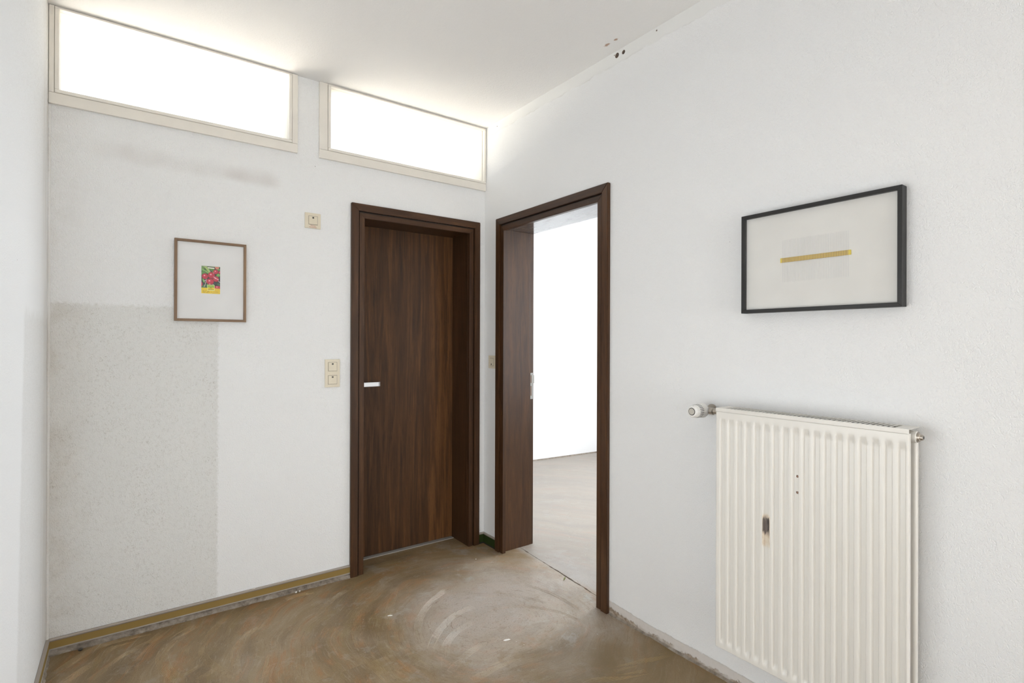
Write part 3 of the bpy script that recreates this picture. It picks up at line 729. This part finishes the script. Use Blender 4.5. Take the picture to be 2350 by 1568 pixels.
# crumbled plaster left under the skirting
def rubble(name, plane, a0, a1, at, face, label):
    b = bmesh.new(); n = int((a1 - a0) / .006); rows = []
    for i in range(n + 1):
        u = a0 + (a1 - a0) * i / n; r = []
        for (d, z) in ((-.001, .0215), (.006, .0205), (.0095, .012), (.0130, .004), (.017, -.001)):
            k = mnoise.noise((u * 34, d * 160, 1.3)); k2 = mnoise.noise((u * 9, 4.4, 0))
            dd = max(-.001, d * (1 + .35 * k2) + .0035 * k) if d > 0 else d; zz = max(-.001, z + .0045 * k * (1 if d > 0 else 0))
            r.append(b.verts.new((u, at + face * dd, zz) if plane == 'y' else (at + face * dd, u, zz)))
        rows.append(r)
    for r0, r1 in zip(rows, rows[1:]):
        for k in range(4): b.faces.new((r0[k], r0[k + 1], r1[k + 1], r1[k]))
    q = MB(); q.bm.free(); q.bm = b
    return tag(q.build(name, M['mortar']), label, 'plaster edge', kind='structure')
rubble('trim_1', 'y', XL, -.868, 0, -1, 'crumbled plaster edge under the long ochre skirting')
rubble('trim_2', 'x', -3.2, -.02, XL, 1, 'crumbled plaster edge under the left skirting')
b_ = bmesh.new(); rows = []
for i in range(170):
    y = -1.092 - i * .010; r = []
    for (d, z) in ((0, .0065), (.003, .004), (.006 + .004 * mnoise.noise((y * 5, 0, 2)), .0018), (.011 + .006 * mnoise.noise((y * 7, 9, 2)), -.0006)):
        k = mnoise.noise((y * 40, d * 90, 6)); r.append(b_.verts.new((-d - (.002 * k if d else -.0005), y, z + .002 * k * (z > 0))))
    rows.append(r)
for r0, r1 in zip(rows, rows[1:]):
    for k in range(3): b_.faces.new((r0[k], r0[k + 1], r1[k + 1], r1[k]))
q = MB(); q.bm.free(); q.bm = b_; tag(q.build('trim_3', M['mortar']), 'rough mortar seam where the right wall meets the floor', 'plaster edge', kind='structure')
# white sealant bead in the left corner
MB().lathe((XL + .0035, -.0035, .068), (0, 0, 1), [(0, .0055), (2.17, .0055)], 8).build('trim_4', M['wall_left'], None, True)
tag(bpy.data.objects['trim_4'], 'thin white sealant bead in the left corner', 'sealant', kind='structure')

# ------------------------------------------------------------------ light switches
def plate_box(b, P, u0, u1, z0, z1, d0, d1, bev):
    pa = P(u0, d0, z0); pb = P(u1, d1, z1)
    b.box([min(q) for q in zip(pa, pb)], [max(q) for q in zip(pa, pb)], bev)
def switch(name, plane, u0, u1, z0, z1, rockers, label, led_top=True):
    P = (lambda u, d, z: (u, -d, z)) if plane == 'y' else (lambda u, d, z: (-d, u, z))
    root = thing(name, P((u0 + u1) / 2, 0, z0), label, 'light switch')
    b = MB(); plate_box(b, P, u0, u1, z0, z1, 0, .0085, .0016); b.build('faceplate', M['plastic'], root)
    for (a0, a1, c0, c1) in rockers:
        b = MB(); plate_box(b, P, a0 - .0012, a1 + .0012, c0 - .0012, c1 + .0012, .0080, .0087, 0)
        seam = b.build('rocker_seam', M['skirt_dark'], root)
        b = MB(); k = .0025
        q0 = [P(a0, .0080, c0), P(a1, .0080, c0), P(a1, .0080, c1), P(a0, .0080, c1)]
        q1 = [P(a0 + .001, .0128, c0 + .001), P(a1 - .001, .0128, c0 + .001), P(a1 - .001, .0105, c1 - .001), P(a0 + .001, .0105, c1 - .001)]
        b.hull(q0, q1); bmesh.ops.bevel(b.bm, geom=list(b.bm.edges), offset=.0007, segments=2, affect='EDGES')
        rk = b.build('rocker', M['plastic'], root)
        uc = (a0 + a1) / 2; zt = c1 - .0085 if led_top else c0 + .0085; dd = .0112 if led_top else .0125
        b = MB(); plate_box(b, P, uc - .0042, uc + .0042, zt - .0042, zt + .0042, .010, dd + .0006, .0004); b.build('indicator_window', M['dark'], rk)
        b = MB(); plate_box(b, P, uc - .0022, uc + .0022, zt - .0038, zt - .0012, .010, dd + .0009, 0); b.build('indicator_lens', mat_plain('grey_lens', (.16, .14, .11), .3), rk)
    return root
sw1 = switch('light_switch', 'y', -1.1089, -1.0297, 1.8690, 1.9485, [(-1.0902, -1.0464, 1.8886, 1.9322)], 'single cream switch with red lettering, high left of the closed door')
switch('light_switch', 'y', -1.0040, -.9258, 1.0380, 1.1857, [(-.9870, -.9425, 1.1238, 1.1695), (-.9875, -.9422, 1.0545, 1.1000)], 'double cream rocker switch beside the closed door, at handle height')
switch('light_switch', 'x', -.1400, -.0605, 1.1165, 1.1965, [(-.1171, -.0800, 1.1338, 1.1790)], 'cream switch in the narrow corner, tucked behind the open doorway frame', led_top=False)
def lettering(name, text, size, plane, u, d, z, mat, parent, thick=.00008):
    c = bpy.data.curves.new(name, 'FONT'); c.body = text; c.size = size; c.align_x = 'CENTER'; c.align_y = 'CENTER'; c.extrude = thick
    t = bpy.data.objects.new(name, c); col.objects.link(t)
    dg = bpy.context.evaluated_depsgraph_get(); dg.update()
    me = bpy.data.meshes.new_from_object(t.evaluated_get(dg)); bpy.data.objects.remove(t)
    rot = Matrix.Rotation(R(90), 4, 'X') if plane == 'y' else Matrix.Rotation(R(-90), 4, 'Z') @ Matrix.Rotation(R(90), 4, 'X')
    me.transform(Matrix.Translation((u, -d, z) if plane == 'y' else (-d, u, z)) @ rot)
    me.materials.clear(); me.materials.append(mat)
    o = bpy.data.objects.new(name, me); col.objects.link(o); adopt(o, parent); return o
lt = lettering('lettering', 'Heizung\nNotschalter', .0078, 'y', -1.0690, .0088, 1.8790, M['red_ink'], sw1); lt['label'] = 'red lettering under the rocker'

# ------------------------------------------------------------------ framed pictures
def picture(name, plane, u0, u1, z0, z1, depth, face, mats, sheet, label, recess):
    P = (lambda u, d, z: (u, -d, z)) if plane == 'y' else (lambda u, d, z: (-d, u, z))
    root = thing(name, P((u0 + u1) / 2, 0, z0), label, 'picture')
    vec = P(0, depth, 0)
    for nm_, pts in (('s', [(u0, z0), (u0 + face, z0 + face), (u0 + face, z1 - face), (u0, z1)]),
                     ('s', [(u1 - face, z0 + face), (u1, z0), (u1, z1), (u1 - face, z1 - face)]),
                     ('h', [(u0, z1), (u0 + face, z1 - face), (u1 - face, z1 - face), (u1, z1)]),
                     ('h', [(u0, z0), (u1, z0), (u1 - face, z0 + face), (u0 + face, z0 + face)])):
        b = MB(); b.prism([P(u, .0005, z) for u, z in pts], vec)
        bmesh.ops.bevel(b.bm, geom=list(b.bm.edges), offset=.0007, segments=1, affect='EDGES')
        b.build('frame_rail', mats[0] if nm_ == 's' else mats[1], root)
    b = MB(); plate_box(b, P, u0 + face - .002, u1 - face + .002, z0 + face - .002, z1 - face + .002, .001, depth - recess, 0)
    sh = b.build('backing_sheet', sheet, root)
    b = MB(); plate_box(b, P, u0 + face - .003, u1 - face + .003, z0 + face - .003, z1 - face + .003, depth - .0045, depth - .0025, 0)
    b.build('glass', M['glass'], root)
    return root, sh, depth - recess
pa, sha, da = picture('framed_picture', 'y', -1.6772, -1.3835, 1.3722, 1.7470, .019, .0112, (M['frame_wood'], M['frame_wood_x']), M['paper'],
                      'walnut framed picture of a red radish seed packet, on the far wall', .0105)
# the printed seed packet (flat print, drawn as coloured patches)
U0, U1, Z0, Z1 = -1.5706, -1.4940, 1.5029, 1.6322
pk = bmesh.new(); pc = pk.loops.layers.float_color.new('print'); layer = [0]
def lin(c): return tuple(((q + .055) / 1.055) ** 2.4 if q > .04045 else q / 12.92 for q in c)
def pv(u, v, k): return pk.verts.new((U0 + (U1 - U0) * min(max(u, 0), 1), -(da + .0006 + k * .00002), Z1 - (Z1 - Z0) * min(max(v, 0), 1)))
def poly(pts, colour):
    layer[0] += 1; f = pk.faces.new([pv(u, v, layer[0]) for u, v in pts]); c = lin(colour)
    for l in f.loops: l[pc] = (*c, 1)
def ell(u, v, ru, rv, colour, edge=None, hi=None, ang=0.0, n=28):
    layer[0] += 1; e = lin(edge or colour); c = lin(hi or colour); m_ = lin(colour)
    def pt(t, s, ou=0, ov=0):
        x, y = math.cos(t) * ru * s, math.sin(t) * rv * s
        return (u + ou * ru + x * math.cos(ang) - y * math.sin(ang), v + ov * rv + x * math.sin(ang) + y * math.cos(ang))
    rings = [(1.0, e, 0, 0), (.78, m_, -.04, -.06), (.3, m_, -.16, -.22), (.16, c, -.2, -.28)]
    vv = [[pv(*pt(2 * math.pi * k / n, s, ou, ov), layer[0]) for k in range(n)] for s, _, ou, ov in rings]
    for r in range(3):
        for k in range(n):
            f = pk.faces.new((vv[r][k], vv[r][(k + 1) % n], vv[r + 1][(k + 1) % n], vv[r + 1][k]))
            for l, cc in zip(f.loops, (rings[r][1], rings[r][1], rings[r + 1][1], rings[r + 1][1])): l[pc] = (*cc, 1)
    f = pk.faces.new(vv[3])
    for l in f.loops: l[pc] = (*c, 1)
def stroke(pts, w, colour):
    for (a0, b0), (a1, b1) in zip(pts, pts[1:]):
        dx, dy = a1 - a0, b1 - b0; L_ = math.hypot(dx, dy) or 1; nx, ny = -dy / L_ * w, dx / L_ * w
        poly([(a0 + nx, b0 + ny), (a1 + nx, b1 + ny), (a1 - nx, b1 - ny), (a0 - nx, b0 - ny)], colour)
poly([(0, 0), (1, 0), (1, .80), (0, .80)], (.13, .17, .16))
rnd = random.Random(3)
for (u, v, ru, rv, ang, c) in ((.10, .17, .20, .07, .5, (.35, .55, .25)), (.08, .27, .16, .06, -.3, (.30, .50, .22)), (.30, .10, .16, .05, .3, (.27, .42, .18)),
                               (.55, .12, .14, .06, .1, (.30, .48, .20)), (.92, .31, .13, .06, -.2, (.42, .62, .30)), (.12, .54, .10, .05, .9, (.42, .62, .28)),
                               (.30, .72, .18, .08, -.6, (.20, .38, .22)), (.94, .66, .12, .05, .2, (.20, .36, .24)), (.30, .22, .12, .05, .6, (.38, .56, .27)), (.62, .24, .10, .05, -.5, (.34, .50, .22)), (.10, .75, .13, .05, -.4, (.24, .42, .22)), (.30, .58, .08, .05, .5, (.18, .33, .2)), (.90, .10, .12, .05, .2, (.40, .55, .3)), (.62, .62, .2, .05, 0, (.16, .26, .24)), (.05, .08, .12, .05, .2, (.40, .55, .28))):
    ell(u, v, ru, rv, c, tuple(x * .72 for x in c), tuple(min(1, x * 1.25) for x in c), ang)
for k in range(6): stroke([(.06 + k * .035, .0), (.26 + k * .025, .12), (.42 + k * .016, .25)], .010, ((.66, .74, .42), (.46, .60, .28), (.74, .80, .55))[k % 3])
stroke([(.02, .12), (.22, .20), (.40, .26)], .013, (.56, .70, .40)); stroke([(.70, .12), (.60, .20), (.55, .24)], .012, (.60, .66, .30))
red, edge, hi = (.74, .13, .24), (.52, .06, .16), (.93, .62, .68)
for (u, v, ru, rv) in ((.98, .22, .07, .06), (.76, .20, .14, .085), (.77, .46, .17, .105), (.0, .67, .07, .085), (.86, .765, .18, .062), (.19, .385, .17, .105), (.53, .335, .19, .118), (.46, .565, .21, .112)):
    ell(u, v, ru, rv, red, edge, hi)
for pts, w in (([(.64, .385), (.78, .44), (.92, .49)], .010), ([(.90, .53), (1.0, .58)], .009), ([(.26, .47), (.24, .58), (.20, .68), (.14, .77)], .010), ([(.25, .52), (.12, .56)], .007),
               ([(.44, .62), (.44, .69)], .010), ([(.60, .65), (.66, .69)], .009), ([(.62, .25), (.68, .24)], .007)): stroke(pts, w, (.90, .78, .82))
poly([(.0, .0), (1, 0), (1, .022), (0, .026)], (.72, .76, .66)); poly([(.70, .02), (.95, .02), (.90, .10), (.76, .10)], (.83, .50, .42))
poly([(.32, .05), (.68, .055), (.70, .085), (.66, .098), (.36, .090)], (.92, .91, .84))
poly([(0, .795), (.34, .795), (.34, .80), (1, .81), (1, 1), (0, 1)], (.92, .79, .10))
poly([(.70, .80), (1, .81), (1, 1), (.55, 1)], (.88, .74, .14))
poly([(.31, .68), (.70, .68), (.70, .89), (.31, .89)], (.88, .90, .62)); poly([(.335, .695), (.675, .695), (.675, .81), (.335, .81)], (.58, .73, .22))
poly([(.33, .87), (.33, .80), (.40, .775), (.50, .765), (.60, .775), (.68, .80), (.68, .87)], (.93, .80, .15))
stroke([(.43, .80), (.50, .785), (.57, .80)], .012, (.42, .42, .20))
for (u, v, l_) in ((.07, .905, .10), (.20, .905, .07), (.34, .91, .05), (.07, .935, .06), (.16, .937, .05), (.30, .938, .16), (.50, .94, .07), (.07, .965, .13), (.24, .968, .12), (.76, .925, .03), (.82, .928, .06)):
    stroke([(u, v), (u + l_, v + .004)], .0075, (.62, .50, .14))
q = MB(); q.bm.free(); q.bm = pk
me = bpy.data.meshes.new('seed_packet'); pk.to_mesh(me); me.materials.append(M['print']); o = bpy.data.objects.new('seed_packet', me); col.objects.link(o); adopt(o, pa)
o['label'] = 'printed packet with red radishes and a yellow foot'
lettering('lettering', 'select', .0102, 'y', (U0 + U1) / 2 + .0005, da + .0006 + (layer[0] + 4) * .00002, Z1 - .845 * (Z1 - Z0), M['print_dark'], pa, .00002)

pb, shb, db = picture('framed_picture', 'x', -2.2678, -1.7725, 1.3875, 1.7402, .0345, .0125, (M['frame_black'], M['frame_black']), M['card'],
                      'large black framed picture of a yellow rule and threads, above the radiator', .014)
b = MB(); b.box((-(db + .0035), -2.1295, 1.5567), (-(db + .0005), -1.9094, 1.5722), .0006); ru_ = b.build('yellow_rule', M['ruler'], pb)
ru_['label'] = 'narrow yellow rule with close dark marks'
b = MB(); n = 43
for k in range(n):
    y = -2.1218 + (.2050) * k / (n - 1); e = .004 * mnoise.noise((k * .9, 2, 2))
    b.box((-(db + .0006), y - .0003, 1.4890 + e), (-(db + .0001), y + .0003, 1.6335 + e * .6))
th = b.build('threads', M['thread'], pb); th['kind'] = 'stuff'; th['label'] = 'close row of pale upright threads'

# ------------------------------------------------------------------ radiator
RY0, RY1, RZ0, RZ1 = -2.3085, -1.7205, .1782, 1.0447
rad = thing('radiator', (-.07, (RY0 + RY1) / 2, RZ0), 'cream ribbed panel radiator with a rusty chip, hung on the right wall', 'radiator')
XF = -.1107
def ramp01(t): t = min(max(t, 0), 1); return t * t * (3 - 2 * t)
NC = 18; bord = .006; span = (RY1 - RY0) - 2 * bord; pitch = span / NC
bm_ = bmesh.new()
us = [0, .003]
for c in range(NC):
    for t in (0, .15, .30, .34, .38, .42, .46, .50, .53, .70, .85, .88, .91, .94, .97): us.append(bord + (c + t) * pitch)
us += [RY1 - RY0 - bord, RY1 - RY0 - .003, RY1 - RY0]
def prof(u):
    t = ((u - bord) / pitch) % 1.0
    if u <= bord or u >= RY1 - RY0 - bord: return 0
    return ramp01((t - .30) / .22) if t < .7 else ramp01((1.0 - t) / .15)      # how deep the pressed channel is
H_ = RZ1 - .0125 - RZ0
zsr = [0, .002, .010, .018, .022, .027, .032, .038, .045, .06] + [.06 + (H_ - .06 - .062) * k / 6 for k in range(1, 6)] + [H_ - .062, H_ - .050, H_ - .044, H_ - .038, H_ - .032, H_ - .027, H_ - .022, H_ - .014, H_ - .006, H_ - .002, H_]
grid = []
for z in zsr:
    row = []
    env = ramp01((z - .014) / .026) * ramp01((H_ - .020 - z) / .028)
    edge = 0.0
    for u in us:
        e = min(u, RY1 - RY0 - u, z, H_ - z)
        back = .0022 * (1 - min(1, e / .0022)) ** 2
        row.append(bm_.verts.new((XF + .0072 * prof(u) * env + back, RY1 - u, RZ0 + z)))
    grid.append(row)
for r0, r1 in zip(grid, grid[1:]):
    for k in range(len(us) - 1): bm_.faces.new((r0[k], r0[k + 1], r1[k + 1], r1[k]))
# turn the edges back to give the panel its thickness
loop = [grid[0][k] for k in range(len(us))] + [grid[j][-1] for j in range(1, len(zsr))] + [grid[-1][k] for k in range(len(us) - 2, -1, -1)] + [grid[j][0] for j in range(len(zsr) - 2, 0, -1)]
bk = [bm_.verts.new((XF + .014, v.co.y, v.co.z)) for v in loop]
for k in range(len(loop)): bm_.faces.new((loop[k], loop[(k + 1) % len(loop)], bk[(k + 1) % len(loop)], bk[k]))
bm_.faces.new(bk[::-1])
bmesh.ops.triangulate(bm_, faces=[f for f in bm_.faces if len(f.verts) > 4])
q = MB(); q.bm.free(); q.bm = bm_; q.build('front_panel', M['radiator'], rad, True)
b = MB(); b.box((-.050, RY0, RZ0), (-.030, RY1, RZ1 - .012), .0085, 4); b.build('rear_panel', M['rad_plain'], rad, True)
# zigzag fins between the panels, coloured dark to stand for the shade inside
b = MB(); nz_ = 75
for k in range(nz_):
    y = RY0 + .030 + (RY1 - RY0 - .055) * k / (nz_ - 1)
    b.box((-.096, y - .0008, RZ0 + .09), (-.052, y + .0008, RZ1 - .0032))
fn = b.build('convector_fins', mat_plain('shaded_fins', (.07, .065, .06), .6), rad); fn['kind'] = 'stuff'
# grille: rim with a front lip, and every bar between the slots
gz0, gz1 = RZ1 - .0010, RZ1
xs0, xs1 = -.0995, -.0370      # slot ends
ys0, ys1 = RY0 + .036, RY1 - .030
b = MB()
b.box((XF - .0010, RY0, gz0), (xs0, RY1, gz1)); b.box((xs1, RY0, gz0), (-.0290, RY1, gz1))
b.box((xs0, RY0, gz0), (xs1, ys0, gz1)); b.box((xs0, ys1, gz0), (xs1, RY1, gz1))
b.box((XF - .0010, RY0, RZ1 - .0125), (XF + .0012, RY1, gz0))
b.box((-.0305, RY0 + .02, RZ1 - .012), (-.0290, RY1 - .02, gz0))
grille = b.build('top_grille', M['rad_plain'], rad)
ns = 40; ps = (ys1 - ys0) / ns; bar = None
for k in range(1, ns):
    y = ys0 + k * ps
    if bar is None:
        bar = MB().box((xs0, y - .0025, gz0), (xs1, y + .0025, gz1)).build('grille_bar', M['rad_plain'], grille); yb0 = y
    else:
        c = bar.copy(); col.objects.link(c); c.location = (0, y - yb0, 0)
# air vent plug on the right end, with the header pipe behind the panel
b = MB().lathe((-.070, RY0 + .05, 1.0205), (0, -1, 0), [(0, .0165), (.056, .0165), (.058, .0150)], 28); b.build('header_socket', M['rad_plain'], rad, True)
hexm = lambda t, th: 1.0 / math.cos(((th + math.pi / 6) % (math.pi / 3)) - math.pi / 6)
vp = MB().lathe((-.070, RY0 - .0075, 1.0205), (0, -1, 0), [(0, .0150), (.0025, .0150), (.003, .0125), (.006, .0120), (.0072, .0082), (.0135, .0068), (.0138, .0060)], 30)
vpo = vp.build('vent_plug', M['nickel'], rad, True); vpo['label'] = 'nickel vent plug on the right end'
MB().lathe((-.070, RY0 - .0212, 1.0205), (0, -1, 0), [(0, .0046), (.0008, .0044)], 12).build('vent_key', M['dark'], vpo)
# thermostat head on its angle valve at the left end
hv = Vector((-.046, -1.6330, 1.0220))
vb = MB().lathe((-.0005, hv.y, hv.z), (-1, 0, 0), [(0, .020), (.003, .020), (.004, .0105), (.030, .0105), (.032, .0150), (.044, .0150), (.046, .0120), (.062, .0115)], 28)
valve = vb.build('valve_body', M['nickel'], rad, True); valve['label'] = 'dull nickel angle valve'
MB().lathe((-.055, hv.y - .006, hv.z), (0, -1, 0), [(0, .0100), (.020, .0100), (.022, .0140), (.036, .0140), (.038, .0105), (.092, .0105)], 24).build('union_nut', M['nickel'], rad, True)
def fl(t, th):
    if .018 < t < .066: return 1 - .07 * (0.5 + .5 * math.cos(24 * th)) ** 2
    return 1
pr = [(0, .0165), (.001, .0262), (.006, .0278), (.012, .0278), (.0165, .0268), (.018, .0262), (.024, .0258), (.034, .0252), (.044, .0246), (.055, .0238), (.064, .0228), (.0665, .0220), (.0700, .0196), (.0708, .0160)]
th_ = MB().lathe((hv.x - .014, hv.y, hv.z), (-1, 0, 0), pr, 144, fl).build('thermostat_head', M['white_plastic'], rad, True); th_['label'] = 'white ribbed thermostat knob'
# dark finger slots round the knob and the ring on its end
slot = None
for k in range(24):
    th0 = 2 * math.pi * (k + .5) / 24
    axu = Vector((-1, 0, 0)).orthogonal().normalized(); axw = Vector((-1, 0, 0)).cross(axu)
    dr = axu * math.cos(th0) + axw * math.sin(th0); tg = Vector((-1, 0, 0)).cross(dr)
    b = MB(); c0 = Vector((hv.x - .014 - .030, hv.y, hv.z)) + dr * .0243; c1 = Vector((hv.x - .014 - .050, hv.y, hv.z)) + dr * .0235
    q0 = [c0 + tg * .0010 - dr * .001, c0 - tg * .0010 - dr * .001, c0 - tg * .0010 + dr * .0012, c0 + tg * .0010 + dr * .0012]
    q1 = [c1 + tg * .0010 - dr * .001, c1 - tg * .0010 - dr * .001, c1 - tg * .0010 + dr * .0012, c1 + tg * .0010 + dr * .0012]
    b.hull(q0, q1).build('finger_slot', M['dark'], th_)
x_e = hv.x - .014 - .0708
MB().lathe((x_e + .0006, hv.y, hv.z), (-1, 0, 0), [(0, .0142), (.0012, .0142)], 36).build('end_ring', M['dark'], th_)
MB().lathe((x_e + .0004, hv.y, hv.z), (-1, 0, 0), [(0, .0118), (.0022, .0118), (.0026, .0110), (.0026, .0085), (.0018, .0080)], 36).build('end_cap', mat_plain('grey_cap', (.55, .52, .46), .4), th_, True)
MB().box((-.031, -2.20, .60), (-.0005, -2.17, .98), .002).build('wall_bracket', M['rad_plain'], rad)
MB().box((-.031, -1.86, .60), (-.0005, -1.83, .98), .002).build('wall_bracket', M['rad_plain'], rad)

# ------------------------------------------------------------------ small litter on the floor
def crumb(name, loc, size, mat, label, cat, group=None, flat=.5, seed=0, rz=0):
    b = bmesh.new(); bmesh.ops.create_icosphere(b, subdivisions=2, radius=1)
    for v in b.verts:
        k = 1 + .35 * mnoise.noise(v.co * 1.7 + Vector((seed * 5.1, 0, 0)))
        v.co = Vector((v.co.x * size[0] * k, v.co.y * size[1] * k, v.co.z * size[2] * k))
    zmin = min(v.co.z for v in b.verts)
    for v in b.verts: v.co.z -= zmin
    q = MB(); q.bm.free(); q.bm = b; o = q.build(name, mat)
    o.location = loc; o.rotation_euler = (0, 0, rz)
    return tag(o, label, cat, group)
white = mat_plain('white_plaster', (.78, .76, .72), .9)
crumb('paint_chip', (-1.3430, -.0065, .0684), (.0085, .005, .0016), white, 'white paint chip lying on top of the ochre skirting', 'paint chip', seed=1)
crumb('plaster_lump', (-1.1490, -.0225, 0), (.0050, .0035, .0045), white, 'left of the two white plaster lumps under the ochre skirting', 'plaster', seed=2)
crumb('plaster_lump', (-1.1310, -.0220, 0), (.0038, .0032, .0052), white, 'right of the two white plaster lumps under the ochre skirting', 'plaster', seed=3)
crumb('plaster_flake', (-.8506, -.5121, 0), (.012, .0042, .0016), white, 'long white plaster flake on the screed before the closed door', 'plaster', seed=4, rz=-.45)
crumb('plaster_flake', (-.5240, -.9930, 0), (.016, .006, .0016), white, 'white plaster smear on the screed nearest the open doorway frame', 'plaster', seed=5, rz=-.3)
crumb('plaster_flake', (-.1830, -.1990, 0), (.0042, .0032, .002), white, 'small white crumb at the foot of the frame in the corner', 'plaster', seed=8)
crumb('black_crumb', (-2.0000, -.0340, 0), (.0085, .005, .005), M['dark'], 'black crumb on the floor by the left corner', 'crumb', seed=6, rz=.3)
lf = bmesh.new(); rows = []
for i in range(9):
    t = i / 8; w_ = .0045 * math.sin(math.pi * min(1, t * 1.02)) + .0004; z = .004 + .006 * math.sin(t * 2.4)
    rows.append([lf.verts.new((t * .036, s * w_, z + abs(s) * .0015)) for s in (-1, 0, 1)])
for r0, r1 in zip(rows, rows[1:]):
    for k in range(2): lf.faces.new((r0[k], r0[k + 1], r1[k + 1], r1[k]))
q = MB(); q.bm.free(); q.bm = lf; o = q.build('dry_leaf', mat_plain('dry_leaf', (.16, .17, .045), .7)); o.location = (.050, -.712, -.003); o.rotation_euler = (0, 0, .55)
md = o.modifiers.new('thick', 'SOLIDIFY'); md.thickness = .0006
tag(o, 'small dry green leaf on the floor in the open doorway', 'leaf')
